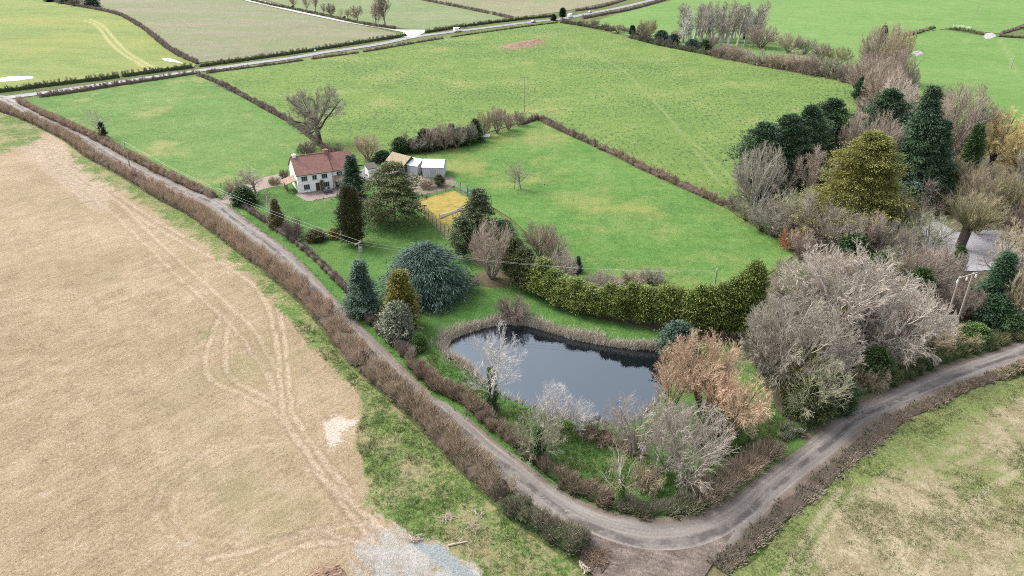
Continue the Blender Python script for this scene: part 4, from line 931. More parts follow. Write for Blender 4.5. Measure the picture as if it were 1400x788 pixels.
def wire(a, b, sag, M, label, group):
    N = 22; pts = [a.lerp(b, t)+Vector((0, 0, -sag*4*t*(1-t))) for t in np.linspace(0, 1, N)]
    q = np.array([tuple(v) for v in pts]); r = np.full(N-1, .012); V, Fq = prisms(q[:-1], q[1:], r, r, 5); o0 = q.mean(0)
    o = link('overhead_wire', mesh_np('overhead_wire', V-o0, [Fq], M['wire'])); o.location = o0; return tag(o, label, 'wire', group)
def vehicle(kind, x, y, M, paint, label, rz):
    v = tag(empty('white_van' if kind == 'van' else 'car', PV(x, y)+Vector((0, 0, .02)), rz), label, 'van' if kind == 'van' else 'car')
    if kind == 'van': L, W, prof = 5.9, 2.05, [(0,.35),(0,2.35),(.15,2.55),(4.2,2.55),(5.0,1.5),(5.75,1.25),(5.9,.9),(5.9,.35)]; side = [(3.3,1.5),(3.3,2.2),(4.15,2.25),(4.75,1.5)]; ws = [(4.3,2.46),(4.98,1.57)]
    else: L, W, prof = 4.3, 1.78, [(0,.3),(0,.85),(.15,1.0),(.75,1.42),(2.3,1.46),(3.1,.98),(4.1,.82),(4.3,.6),(4.3,.3)]; side = [(.5,1.02),(.95,1.36),(2.2,1.38),(2.85,1.0)]; ws = [(2.36,1.43),(3.04,1.0)]
    m = MB(); m.prism(prof, 'y', -W/2, W/2); m.obj('body', M[paint], v, .08)
    for s in (-1, 1):
        m = MB(); y = s*(W/2+.012); m.prism(side, 'y', min(y, y-s*.05), max(y, y-s*.05)); m.obj('side_window', M['glass'], v)
    (xa, za), (xb, zb) = ws; nx, nz = (za-zb), (xb-xa); l = math.hypot(nx, nz); nx, nz = nx/l*.02, nz/l*.02; w2 = W/2-.16
    m = MB(); m.add([(xa+nx,-w2,za+nz),(xb+nx,-w2,zb+nz),(xb+nx,w2,zb+nz),(xa+nx,w2,za+nz),(xa-nx,-w2,za-nz),(xb-nx,-w2,zb-nz),(xb-nx,w2,zb-nz),(xa-nx,w2,za-nz)], [(0,1,2,3),(7,6,5,4),(0,4,5,1),(1,5,6,2),(2,6,7,3),(3,7,4,0)]); m.obj('windscreen', M['glass'], v)
    for xx in (L*.2, L*.8):
        for s in (-1, 1):
            m = MB(); a = (xx, s*(W/2-.2), .33); b = (xx, s*(W/2+.015), .33); m.tube(a, b, .33, n=14); wh = m.obj('wheel', M['tyre'], v); m = MB(); m.tube(b, (xx, s*(W/2+.03), .33), .19, n=10); m.obj('rim', M['carsilver'], wh)
    for s in (-1, 1):
        m = MB(); m.box(L-.03, L+.015, s*W*.36-.16, s*W*.36+.16, .62, .78); m.obj('headlight', M['lamp'], v)
def heap(name, label, cat, outline, h, mat, seed, chunks=0, cm=None):
    w = poly_w(smooth_line(outline, 4, True)); c = w.mean(0); rng = np.random.default_rng(seed); n = 30
    e = w.max(0)-w.min(0); xs = np.linspace(-e[0]*.55, e[0]*.55, n); ys = np.linspace(-e[1]*.55, e[1]*.55, n); gx, gy = np.meshgrid(xs, ys); gx = gx.ravel()+c[0]; gy = gy.ravel()+c[1]
    d, *_ = near_line(gx, gy, w, True); ins = inside(gx, gy, w); m = min(e)*.5
    z = np.where(ins, h*np.clip(d/m, 0, 1)**.7*(.55+.9*vnoise(gx*.9, gy*.9, seed)), -.3); f = grid_faces(n, n); k = ins[f].any(1)
    V = np.stack([gx-c[0]+rng.normal(0, .06, n*n), gy-c[1]+rng.normal(0, .06, n*n), z+rng.normal(0, .04, n*n)*ins], 1)
    parts = [(V, np.concatenate([f[k][:, [0, 1, 2]], f[k][:, [0, 2, 3]]]))]
    o = link(name, mesh_np(name, parts[0][0], [parts[0][1]], mat)); o.location = (c[0], c[1], 0)
    if cat: tag(o, label, cat)
    return o
def branch_pile(x, y, M, label, seed, n=26, size=1.6, mat='branch', name='branch_pile', cat='branch pile', rad=.035, flat=.12, dirb=None):
    rng = np.random.default_rng(seed); a = rng.random(n)*6.28 if dirb is None else dirb+rng.normal(0, .25, n); L = size*(.4+.7*rng.random(n))
    p = np.stack([rng.normal(0, size*.28, n), rng.normal(0, size*.28, n), .05+rng.random(n)*.3], 1); d = unit(np.stack([np.cos(a), np.sin(a), rng.normal(.05, flat, n)], 1))
    segs = grow(rng, (p-d*L[:, None]*.5, d, L, rad*(.6+.9*rng.random(n))), [dict(seg=4, wob=.12, end=.4), dict(n=3, ang=.7, ratio=.45, tmin=.3, seg=2, wob=.2, rr=.5, rmin=.012)], (0, 0, 0), (size*1.6, size*1.6, 1.0))
    V, Fc = join([prisms(*segs[0], n=5), prisms(*segs[1], n=3)]); V[:, 2] = np.maximum(V[:, 2], .0)
    o = link(name, mesh_np(name, V, Fc, M[mat])); o.location = PV(x, y)+Vector((0, 0, .05)); return tag(o, label, cat)
def build_things():
    M = build_mats(); build_house(M); build_sheds(M)
    rail_fence('post_and_rail_fence', 'grey post and rail fence behind the farmhouse yard', [(486,221),(505,222),(528,222)], M)
    mesh_fence('chain_link_fence', 'green mesh fence on the paddock side of the mossy court', [(621,260),(634,266),(648,273.5),(672,289)], M, panel=(2, 3))
    mesh_fence('chain_link_fence', 'tall mesh fence with dark posts on the lawn side of the court', [(560,277),(577,292),(594,309),(614,329)], M)
    mesh_fence('chain_link_fence', 'mesh fence across the yard end of the mossy court', [(621,260),(600,266),(560,277)], M, h=1.2)
    A = PV(601, 299); B = PV(632, 287); d = B-A; L = d.length
    n_ = tag(empty('tennis_net', A, math.atan2(d.y, d.x)), 'sagging pale net slung across the mossy yellow court', 'net')
    m = MB(); k = 12
    for i in range(k):
        z0 = .9-.35*math.sin(math.pi*i/k); z1 = .9-.35*math.sin(math.pi*(i+1)/k); x0 = L*i/k; x1 = L*(i+1)/k
        m.add([(x0,0,z0-.75),(x1,0,z1-.75),(x1,.06,z1),(x0,.06,z0),(x0,.05,z0-.75),(x1,.05,z1-.75),(x1,.11,z1),(x0,.11,z0)], [(0,1,2,3),(7,6,5,4),(3,2,6,7),(0,4,5,1)])
    m.obj('net_band', M['net'], n_)
    for x in (-.03, L+.03): m = MB(); m.tube((x, .05, -.1), (x, .05, 1.05), .05); m.obj('net_post', M['post'], n_)
    # poles and lines
    pole('C', 178, 229, 194, M, 'weathered wooden pole in the lane hedge below the meadow', R(-35), 1.5)
    pole('A', 497, 397, 331.5, M, 'wooden pole with a transformer above the dark blue conifer by the lane', R(60), 1.6, True)
    pole('B', 971, 432, 369, M, 'pole standing behind the golden conifer row by the paddock', R(80), 0)
    pole('D', 717, 154, 105, M, 'tall pole with a wide crossarm at the paddock hedge corner', R(5), 3.4)
    pole('E', 1335, 20, -6, M, 'pale pole standing alone in the far bright pasture', R(30), 1.6)
    pole('G', 1382, 94, 78, M, 'short pale pole in the east pasture below the gateway', R(30), 0)
    h_pole('H', (1288,455), (1306,449), 378, M, 'pale twin pole with a crossarm above the lane thicket', .7)
    h_pole('K', (511,37.5), (518,38), 7, M, 'twin pole with a crossarm beside the far side road', .8)
    for i, t in ((0, 'lawn side'), (1, 'lane side')):
        wire(POLES['C'][i], POLES['A'][i], 2.0, M, 'long overhead wire from the lane hedge pole to the transformer pole, %s' % t, 'overhead wires across the garden')
        wire(POLES['A'][i], POLES['B'][i], 1.6, M, 'overhead wire from the transformer pole across the pond end, %s strand' % ('upper' if i == 0 else 'lower'), 'overhead wires across the garden')
    # vehicles
    f = lambda a, b: math.atan2(*(reversed((PV(*b)-PV(*a))[:2])))
    r1 = f((600, 46), (660, 38.5)); r2 = f((771, 25.5), (800, 19.5)); r3 = f((800, 19.5), (843, 11.5))
    vehicle('van', 621, 44, M, 'carwhite', 'white van on the main road near the side road junction', r1)
    vehicle('car', 727, 31, M, 'carsilver', 'pale silver car on the main road half hidden by hedges', r2)
    vehicle('van', 777, 24.5, M, 'carwhite', 'white van on the main road beside the two dark trees', r2)
    vehicle('car', 805, 18, M, 'carsilver', 'small silver car on the main road beyond the second van', r3)
    # heaps and small things
    heap('spoil_heap', 'low red clay spoil heap at the top of the large crop field', 'spoil heap', [(680,66),(690,62),(712,57),(735,54),(747,57),(735,62),(722,66),(700,67.5)], 1.4, M['soil'], 3)
    heap('rubble_heap', 'small grey rubble heap lying in the east pasture', 'rubble heap', [(1245,74),(1250,71),(1258,70),(1263,74),(1255,76.5)], 1.3, M['rubble'], 4)
    heap('soil_mound', 'brown soil mound on the stubble at the bottom of the picture', 'soil mound', [(424,800),(426,782),(440,772),(460,772),(474,785),(476,800)], .45, M['soil2'], 5)
    heap('gateway_rubble', 'pale stony gateway between the far right hedges', 'rubble heap', [(1344,51),(1348,46),(1356,45),(1362,49),(1356,53),(1348,53.5)], .25, M['rubble'], 6)
    branch_pile(613, 709, M, 'grey pile of cut branches on the grass by the bare patch', 1, 30, 1.3)
    branch_pile(652, 702, M, 'single pale forked branch lying on the verge grass', 2, 5, 1.8, rad=.05)
    branch_pile(645, 722, M, 'scatter of thin dead twigs below the forked branch', 3, 14, 1.8, rad=.025)
    branch_pile(568, 738, M, 'small pile of split logs at the edge of the gravel', 4, 12, 1.1, rad=.07)
    lg = empty('fallen_log', PV(626, 745)+Vector((0, 0, .1)), .2); tag(lg, 'pale fallen log with a broken side limb near the gravel', 'log')
    m = MB(); m.tube((-1.1, 0, .02), (1.0, .1, .05), .13, .09, 9); m.obj('log_stem', M['branch'], lg); m = MB(); m.tube((.1, .05, .05), (.7, .75, .2), .06, .03, 7); m.obj('side_limb', M['branch'], lg)
    branch_pile(815, 765, M, 'heap of broken brown hedge trimmings at the muddy gateway', 6, 120, 2.2, 'bark', 'hedge_trimmings', 'brush heap', .03, .3)
    branch_pile(800, 779, M, 'pale rotten stump and roots at the hedge end', 7, 14, 1.0, 'branch', 'rotten_stump', 'stump', .09)
    p = PV(797, 735); m = MB(); rng = random.Random(4)
    sk = MB(); prof = [(0, .05), (.2, .0), (.27, .18), (.24, .42), (.12, .55), (.05, .62), (.1, .7), (0, .7)]; N = 10; vs = []; fs = []
    for r, z in prof:
        for k in range(N): a = 2*math.pi*k/N; q = r*(1+.15*math.sin(3*a+z*5)); vs.append((math.cos(a)*q, math.sin(a)*q*.8, z))
    for i in range(len(prof)-1):
        for k in range(N): fs.append((i*N+k, i*N+(k+1) % N, (i+1)*N+(k+1) % N, (i+1)*N+k))
    sk.add(vs, fs); o = sk.obj('plastic_sack', M['blue']); o.location = p+Vector((0, 0, .03)); tag(o, 'blue plastic sack left at the muddy end of the lane hedge', 'sack')
    # water trough and jump by the tree belt, marker posts, gate
    tr = tag(empty('feed_trough', PV(655, 190), .35), 'long white metal trough at the foot of the tree belt', 'trough'); m = MB(); m.box(0, 3.6, 0, .1, .35, .9); m.box(0, 3.6, .8, .9, .35, .9); m.box(0, 3.6, .1, .8, .35, .42); m.box(-.05, 0, 0, .9, .35, .9); m.box(3.6, 3.65, 0, .9, .35, .9); m.obj('basin', M['white'], tr)
    for x in (.3, 3.2): m = MB(); m.box(x, x+.1, .05, .85, -.1, .347); m.obj('leg', M['white'], tr)
    tk = tag(empty('water_tank', PV(619, 196), .2), 'small pale water tank under the trees of the paddock belt', 'tank'); m = MB(); m.box(0, 2.2, 0, 1.3, .15, 1.2); m.obj('tank_body', M['concrete'], tk, .12); m = MB(); m.box(.1, 2.1, .1, 1.2, -.1, .147); m.obj('base', M['darkwood'], tk)
    for x, y, lb in ((317.5, 285, 'white marker post on the lane verge, nearer the gate'), (331.5, 294.5, 'white marker post on the lane verge, farther from the gate')):
        q = tag(empty('marker_post', PV(x, y)), lb, 'post', 'white marker posts on the verge'); m = MB(); m.tube((0, 0, -.2), (0, 0, .95), .09, n=8); m.obj('shaft', M['white'], q); m = MB(); m.tube((0, 0, .953), (0, 0, 1.0), .1, n=8); m.obj('cap', M['post'], q)
    A = PV(302.5, 273); B = PV(313, 268.5); d = B-A; g = tag(empty('field_gate', A, math.atan2(d.y, d.x)), 'open pale five bar gate at the farmhouse drive', 'gate'); L = d.length
    m = MB()
    for k in range(5): m.box(.1, L-.1, -.025, .025, .2+k*.22, .28+k*.22)
    for x in (.12, L/2, L-.12): m.box(x-.03, x+.03, -.05, -.026, .18, 1.2)
    m.obj('bars', M['timber'], g)
    for x in (0, L): m = MB(); m.box(x-.09, x+.09, -.09, .09, -.2, 1.4); m.obj('gate_post', M['timber'], g)
    rail_fence('paddock_rail', 'short wooden rail fence beside the open drive gate', [(302,257),(312,254),(323,249)], M, rails=2)
    rail_fence('pasture_barrier', 'white rail barrier beside the far right hedge', [(1303,37),(1315,38),(1327,39.5)], M, h=1.3, rails=2, gap=5, mat='white')
    for x, y, lb in ((744.5, 253, 'pale leaning post beside the bare tree in the paddock'),):
        q = tag(empty('leaning_post', PV(x, y)), lb, 'post'); m = MB(); m.tube((0, 0, -.2), (-.35, 0, 1.5), .1, n=8); m.obj('shaft', M['concrete'], q); m = MB(); m.tube((0, 0, 0), (0, 0, .25), .16, n=8); m.obj('base', M['post'], q)
    for x, y, lb in ((515, 54, 'white road sign on the verge by the side road'), (431, 73.5, 'white roadside sign between the two clipped road hedges')):
        q = tag(empty('road_sign', PV(x, y), .5), lb, 'sign', 'small signs along the main road'); m = MB(); m.tube((0, 0, -.2), (0, 0, 2.0), .06, n=6); m.obj('post', M['frame'], q); m = MB(); m.box(-.45, .45, -.06, -.03, 1.3, 2.1); m.obj('plate', M['white'], q)
# ------------------------------------------------------------------ planting
PAL = {}
def build_palette():
    def tw(k, *c): PAL[k] = leafmat(k, c, .9, .1)
    tw('t_pale', (.22,.185,.15), (.37,.32,.27), (.49,.44,.385)); tw('t_white', (.28,.26,.245), (.43,.41,.39), (.56,.54,.515))
    tw('t_grey', (.165,.147,.113), (.285,.26,.208), (.395,.362,.298)); tw('t_pink', (.20,.155,.122), (.33,.265,.21), (.45,.375,.305))
    tw('t_tan', (.22,.18,.115), (.33,.275,.18), (.42,.36,.25)); tw('t_orange', (.31,.205,.13), (.48,.345,.235), (.60,.475,.36))
    tw('t_brown', (.11,.082,.062), (.19,.145,.11), (.28,.225,.175)); tw('t_yellow', (.33,.25,.11), (.46,.37,.17), (.52,.43,.24))
    tw('t_olive', (.13,.12,.06), (.21,.195,.10), (.28,.265,.15)); tw('t_rust', (.24,.11,.06), (.36,.18,.095), (.42,.25,.14))
    tw('t_mauve', (.125,.095,.08), (.20,.158,.132), (.28,.23,.19)); tw('t_greygreen', (.19,.19,.12), (.28,.28,.185), (.37,.365,.265))
    tw('hedge_brown', (.15,.11,.075), (.33,.255,.18), (.54,.45,.345)); tw('hedge_red', (.175,.118,.082), (.34,.25,.178), (.51,.405,.31)); tw('hedge_purple', (.13,.10,.088), (.25,.20,.175), (.40,.335,.29))
    tw('hedge_grey', (.11,.10,.066), (.23,.21,.145), (.39,.355,.265))
    tw('trunk_grey', (.14,.13,.11), (.20,.185,.16)); tw('trunk_pale', (.34,.32,.28), (.45,.43,.39)); tw('trunk_brown', (.08,.06,.045), (.13,.10,.075)); tw('trunk_dark', (.05,.042,.034), (.08,.066,.054))
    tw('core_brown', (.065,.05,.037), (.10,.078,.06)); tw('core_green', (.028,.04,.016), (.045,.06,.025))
    def lf(k, *c): PAL[k] = leafmat(k, c, .6, .25)
    lf('l_dark', (.014,.035,.016), (.024,.055,.024), (.04,.08,.035)); lf('l_spruce', (.02,.045,.02), (.038,.075,.034), (.07,.115,.055)); lf('l_blue', (.026,.052,.036), (.046,.083,.06), (.085,.132,.102))
    lf('l_olive', (.03,.048,.016), (.06,.078,.024), (.11,.12,.04)); lf('l_gold', (.07,.075,.014), (.16,.15,.026), (.30,.25,.05)); lf('l_leyland', (.045,.078,.017), (.115,.152,.032), (.235,.252,.064))
    lf('l_thuja', (.036,.042,.016), (.065,.07,.026), (.105,.10,.042)); lf('l_ivy', (.018,.042,.012), (.036,.07,.02), (.07,.11,.035)); lf('l_pine', (.05,.078,.036), (.095,.125,.058), (.16,.18,.09))
    lf('l_silver', (.12,.135,.09), (.21,.225,.155), (.30,.31,.22)); lf('l_teal', (.028,.055,.035), (.05,.09,.06), (.09,.135,.095)); lf('l_goldtip', (.028,.045,.014), (.064,.084,.024), (.165,.155,.046))
    lf('l_cypress', (.06,.075,.02), (.14,.145,.035), (.28,.245,.07)); lf('l_laurel', (.025,.055,.015), (.055,.10,.025), (.11,.16,.045)); lf('l_reed', (.36,.31,.24), (.50,.44,.35), (.60,.54,.45)); lf('l_straw', (.20,.17,.085), (.30,.26,.14), (.38,.34,.21))
    lf('l_grass', (.04,.085,.018), (.075,.135,.03), (.14,.18,.06)); lf('l_brownneedle', (.045,.045,.018), (.085,.07,.028), (.14,.105,.04))
def build_trees():
    p = PAL; G, B, Pa, Dk = p['trunk_grey'], p['trunk_brown'], p['trunk_pale'], p['trunk_dark']
    def t(kind, x, yb, yt, w, tr, cr, label, name='bare_tree', cat='tree', group=None, **k): return place(kind, x, yb, yt, w, (tr, cr), name, label, cat, group, **k)
    C = dict(name='conifer')
    # ---- garden
    t('spruce0', 485, 276, 212, 38, B, p['l_dark'], 'tall dark green conifer hiding the right end of the farmhouse', **C)
    t('thuja0', 484, 334, 256, 40, B, p['l_thuja'], 'brown green columnar conifer on the lawn in front of the dark conifer', **C)
    t('cedar0', 541, 308, 217, 96, B, p['l_goldtip'], 'broad olive cedar with layered branches beside the mossy court', name='cedar')
    t('pine0', 655, 345, 258, 58, B, p['l_pine'], 'soft green pine standing at the corner of the mossy court', name='pine_tree')
    t('pine1', 634, 352, 296, 44, B, p['l_pine'], 'low spreading pine left of the reddish domed tree', name='pine_tree')
    t('pine2', 690, 350, 300, 40, B, p['l_pine'], 'light green pine right behind the reddish domed tree', name='pine_tree')
    t('dome0', 673, 381, 300, 66, G, p['t_pink'], 'reddish grey domed bare tree on bare soil above the pond')
    t('bluecedar0', 584, 402, 331, 134, B, p['l_blue'], 'wide blue green cedar with drooping tiers on the lawn', name='cedar')
    t('spruce1', 498, 428, 355, 52, B, p['l_teal'], 'dark blue green conifer beside the lane hedge', **C)
    t('golden0', 551, 448, 369, 52, B, p['l_gold'], 'golden conical cypress on the lawn beside the pale bush', name='cypress')
    t('yew0', 545, 464, 414, 50, B, p['l_silver'], 'pale silvery round bush at the foot of the golden cypress', name='round_bush', cat='bush')
    t('dome1', 544, 463, 416, 44, G, p['t_greygreen'], 'grey twiggy shrub growing through the pale silvery bush', name='shrub', cat='bush')
    t('yew1', 573, 477, 456, 26, B, p['l_laurel'], 'small dark green bush at the left end of the pond', name='bush', cat='bush')
    t('spruce0', 380, 311, 271, 24, B, p['l_brownneedle'], 'small brown green conifer near the drive on the lawn', **C)
    t('thicket0', 402, 326, 296, 32, B, p['t_mauve'], 'rusty brown round shrub beside the small brown conifer', name='shrub', cat='bush')
    t('yew0', 432, 328, 313, 30, B, p['l_thuja'], 'low dark shrub in the lawn border near the lane', name='shrub', cat='bush')
    t('yew1', 457, 325, 312, 20, B, p['l_gold'], 'small yellow shrub at the end of the lawn border', name='shrub', cat='bush')
    t('ash0', 350, 266, 226, 42, G, p['t_pale'], 'pale pinkish bare tree standing by the drive')
    t('yew0', 334, 279, 256, 36, B, p['l_ivy'], 'dark green bush between the pale bare tree and the gate', name='bush', cat='bush')
    t('thicket1', 322, 262, 244, 30, B, p['t_pink'], 'pinkish twiggy shrub behind the open gate', name='shrub', cat='bush')
    t('sparse0', 366, 292, 250, 26, Pa, p['t_olive'], 'thin yellowish bare tree on the lawn left of the house')
    t('thicket2', 376, 252, 240, 18, B, p['t_olive'], 'small olive shrub at the end of the open porch', name='shrub', cat='bush')
    t('thicket0', 389, 244, 231, 14, B, p['t_brown'], 'brown shrub at the back corner of the farmhouse', name='shrub', cat='bush')
    t('oak0', 438, 196, 117, 84, Dk, p['t_grey'], 'large spreading bare oak in the hedge above the farmhouse', name='oak_tree')
    t('dome2', 422, 219, 191, 30, B, p['t_mauve'], 'dark purple brown round bush behind the farmhouse roof', name='bush', cat='bush')
    t('thicket1', 457, 213, 194, 30, B, p['t_mauve'], 'brown bush in the hedge right of the purple bush', name='bush', cat='bush')
    t('dome1', 503, 219, 183, 40, B, p['t_tan'], 'tan willow bush beside the rail fence', name='willow_bush', cat='bush')
    t('yew1', 524, 220, 206, 30, B, p['l_dark'], 'dark green bush beside the open brown shed', name='bush', cat='bush')
    t('pine2', 601, 254, 238, 20, B, p['l_olive'], 'low olive shrub at the foot of the pale barn', name='shrub', cat='bush')
    t('thicket2', 585, 258, 243, 22, B, p['t_pink'], 'brown scrub in front of the pale barn doors', name='shrub', cat='bush')
    # ---- belt of trees at the paddock corner
    belt = [('yew0',548,209,185,17,'l_dark','first dark evergreen at the shed end of the paddock belt'),('yew1',565,207,187,16,'l_dark','short dark evergreen second from the shed end of the belt'),
            ('yew0',582,205,174,17,'l_dark','round headed dark evergreen third from the shed end of the belt'),('yew1',597,203,174,16,'l_olive','olive evergreen fourth from the shed end of the belt'),
            ('spruce1',618,200,166,14,'l_dark','slim dark conifer in the middle of the paddock belt'),('yew0',630,198,172,16,'l_dark','dark evergreen above the small pale water tank'),
            ('yew1',641,197,173,15,'l_dark','dark evergreen between the water tank and the white trough'),('spruce0',650,193,159,16,'l_ivy','dark conifer with a tall top above the white trough')]
    for k, x, yb, yt, w, m, lb in belt: t(k, x, yb, yt+3, w*1.6, B, p[{'l_dark': 'l_ivy'}.get(m, m)], lb, group='evergreens in the paddock belt', **C)
    for k, x, yb, yt, w, m, lb in [('dome1',608,205,166,28,'t_pink','pinkish bare tree rising from the middle of the evergreen belt'),('dome2',642,199,166,24,'t_grey','thin grey bare tree between belt evergreens'),('dome0',662,187,153,24,'t_tan','tan multi stemmed bare tree right of the white trough'),
            ('dome1',680,182,145,30,'t_pink','tallest pinkish bare tree in the paddock belt'),('dome2',695,178,152,22,'t_pink','brown bare tree right of the tallest belt tree'),('dome1',572,208,186,30,'t_grey','grey twiggy bush between the shed end evergreens'),('dome2',590,206,172,32,'t_pink','brownish bare bush behind the round headed evergreen'),('dome0',625,202,170,30,'t_grey','grey bare bush behind the water tank'),('dome0',709,172,151,20,'t_mauve','low brown bare tree at the paddock hedge corner'),('ash2',552,196,181,14,'t_pink','small bare tree behind the shed end of the belt')]:
        t(k, x, yb, yt, w, G, p[m], lb, group='bare trees in the paddock belt')
    t('sparse0', 712, 259, 214, 48, G, p['t_grey'], 'sparse grey bare tree standing alone in the paddock')
    t('sparse0', 703, 258, 224, 24, G, p['t_pink'], 'small leaning bare tree beside the lone paddock tree')
    t('sparse0', 142, 190, 137, 40, Pa, p['t_greygreen'], 'sparse pale tree in the meadow hedge with an ivy clad stem', ivy=(.45, 2.9, p['l_ivy']))
    # ---- golden conifer row, every tree on its own
    row = [(704,386,322,26),(716,392,330,26),(728,399,340,26),(742,405,348,26),(756,412,358,26),(770,418,366,26),(786,424,374,25),(802,428,378,25),(817,431,380,24),(832,434,381,24),(847,437,381,24),(862,439,382,24),(877,441,383,24),(892,443,383,25),(907,446,384,25),(922,449,385,25),(937,452,384,26),(952,455,384,26),(967,458,382,27),(982,460,378,28),(996,461,376,28),(1008,461,366,30),(1019,459,358,30)]
    for i, (x, yb, yt, w) in enumerate(row):
        end = i == len(row)-1
        lb = 'one of the golden green conifers in the clipped row between pond and paddock'
        if i == 0: lb = 'dark end conifer of the golden row beside the reddish domed tree'
        if end: lb = 'tallest end conifer of the golden row beside the big grey tree'
        yt += (i*37 % 11-5)*.9+(9 if i < 19 else 6)
        t('leyland%d' % (i*7 % 3), x, yb, yt, w*(1.3+.04*(i*5 % 9)), B, p['l_leyland'] if i > 2 else p['l_olive'], lb, group='golden conifers in the row', **C)
    for k, x, yb, yt, w, m, lb in [('dome1',738,352,303,54,'t_pink','big greyish pink bush behind the left end of the golden row'),('dome2',757,362,318,40,'t_pink','grey pink bush on the paddock edge, right of the biggest one'),('dome0',768,385,341,44,'t_pale','whitish bush among the left conifers of the golden row'),
            ('thicket1',830,388,372,50,'t_pink','low pinkish scrub behind the golden row near the middle'),('thicket2',868,386,366,42,'t_pink','pale pink scrub on the paddock side of the golden row'),('thicket0',893,386,366,34,'t_grey','grey green scrub behind the golden row below the pole wires'),('dome0',815,408,372,36,'t_grey','thin grey bush growing into the golden row')]:
        t(k, x, yb, yt, w, G, p[m], lb, name='bush', cat='bush')
    t('spruce1', 790, 372, 350, 14, B, p['l_dark'], 'small dark conifer on the paddock edge right of the whitish bush', **C)
    # ---- round the pond
    t('thicket0', 701, 434, 404, 52, B, p['t_mauve'], 'grey brown thicket on the far edge of the pond', name='thicket', cat='bush')
    t('yew0', 925, 481, 440, 54, B, p['l_teal'], 'blue green evergreen bush at the right end of the pond', name='evergreen_bush', cat='bush')
    t('broad0', 962, 562, 456, 126, B, p['t_orange'], 'large orange willow at the right end of the pond', name='willow_tree')
    t('broad1', 1000, 598, 503, 94, B, p['t_orange'], 'pale orange willow nearest the lane bend', name='willow_tree')
    t('fan0', 915, 562, 474, 72, B, p['t_orange'], 'orange willow leaning over the pond water', name='willow_tree')
    t('yew1', 975, 610, 560, 56, B, p['l_olive'], 'olive bush under the orange willows', name='bush', cat='bush')
    t('thin0', 672, 560, 438, 92, Pa, p['t_white'], 'white barked bare tree over the pond with an ivy clad trunk', ivy=(.5, 1.7, p['l_ivy']))
    t('fan0', 752, 588, 522, 64, Pa, p['t_white'], 'bright white twiggy tree on the near pond shore', name='white_bush')
    t('fan1', 792, 590, 545, 52, Pa, p['t_white'], 'smaller white twiggy tree right of the brightest one', name='white_bush')
    t('fan1', 735, 628, 560, 82, G, p['t_greygreen'], 'pale green tree with an ivy covered trunk above the lane hedge', ivy=(.7, 1.9, p['l_laurel']))
    t('fan0', 872, 622, 534, 110, G, p['t_pale'], 'wide pinkish grey bare tree on the near pond shore')
    t('fan0', 940, 668, 552, 118, G, p['t_pale'], 'silvery domed bare tree inside the lane bend')
    t('fan1', 912, 640, 552, 92, G, p['t_pale'], 'silver multi stemmed tree behind the silvery domed one')
    t('sparse0', 848, 690, 598, 74, Pa, p['t_tan'], 'yellowish bare tree with an ivy green stem inside the lane bend', ivy=(.45, 1.1, p['l_laurel']))
    t('thicket1', 818, 600, 572, 54, B, p['t_brown'], 'brown thicket on the near shore right of the white trees', name='thicket', cat='bush')
    t('thicket2', 858, 612, 588, 42, B, p['t_pink'], 'low pinkish brown thicket under the pinkish grey tree', name='thicket', cat='bush')
    t('thicket2', 885, 664, 628, 50, B, p['t_tan'], 'tan thicket between the silvery tree and the yellowish tree', name='thicket', cat='bush')
    # ---- big pale trees right of the golden row
    t('broad0', 1150, 482, 336, 190, Pa, p['t_pale'], 'largest pale pinkish bare tree, its wide crown beside the golden row')
    t('broad1', 1206, 492, 372, 136, Pa, p['t_pale'], 'pale bare tree with white limbs leaning to the lane')
    t('ash1', 1085, 450, 348, 90, Pa, p['t_greygreen'], 'thin pale green bare tree behind the grey domed one')
    t('broad1', 1078, 534, 402, 150, G, p['t_grey'], 'big grey domed bare tree at the end of the golden row')
    t('dome0', 1046, 512, 420, 90, G, p['t_grey'], 'grey multi stemmed tree at the left edge of the thicket')
    t('thin0', 1150, 532, 446, 96, Pa, p['t_pale'], 'grey white bare tree whose branches hang over the lane')
    t('leyland1', 1134, 500, 420, 24, B, p['l_gold'], 'narrow golden green evergreen wedged between the pale trees', **C)
    t('yew0', 1096, 545, 476, 56, B, p['l_gold'], 'yellow olive bush on the grey domed tree', name='bush', cat='bush')
    t('yew1', 1104, 572, 512, 64, B, p['l_olive'], 'ivy green bush at the lane edge right of the orange willow', name='evergreen_bush', cat='bush')
    t('fan0', 1104, 572, 484, 100, G, p['t_greygreen'], 'grey green twiggy tree rising from the ivy green bush')
    t('yew0', 1142, 556, 512, 54, B, p['l_ivy'], 'dark ivy bush beside the lane below the overhanging branches', name='evergreen_bush', cat='bush')
    t('thicket0', 1186, 526, 492, 56, B, p['t_tan'], 'tan scrub at the lane edge under the white limbs', name='thicket', cat='bush')
    t('yew1', 1192, 520, 476, 56, B, p['l_ivy'], 'dark green bush under the pale tree with white limbs', name='evergreen_bush', cat='bush')
    t('dome1', 1268, 474, 444, 66, G, p['t_tan'], 'tan bush at the foot of the pale twin pole', name='bush', cat='bush')
    t('dome0', 1314, 470, 446, 52, G, p['t_tan'], 'tan bush right of the pale twin pole', name='bush', cat='bush')
    t('spruce0', 1352, 432, 344, 56, B, p['l_dark'], 'dark green conifer right behind the twin pole', **C)
    t('yew0', 1352, 444, 404, 60, B, p['l_dark'], 'dark evergreen bush at the foot of the twin pole conifer', name='evergreen_bush', cat='bush')
    t('dome2', 1394, 442, 352, 76, G, p['t_tan'], 'tan bare tree at the right edge above the lane')
    t('yew1', 1330, 468, 442, 48, B, p['l_laurel'], 'leafy green bush on the lane bank below the tan bushes', name='evergreen_bush', cat='bush')
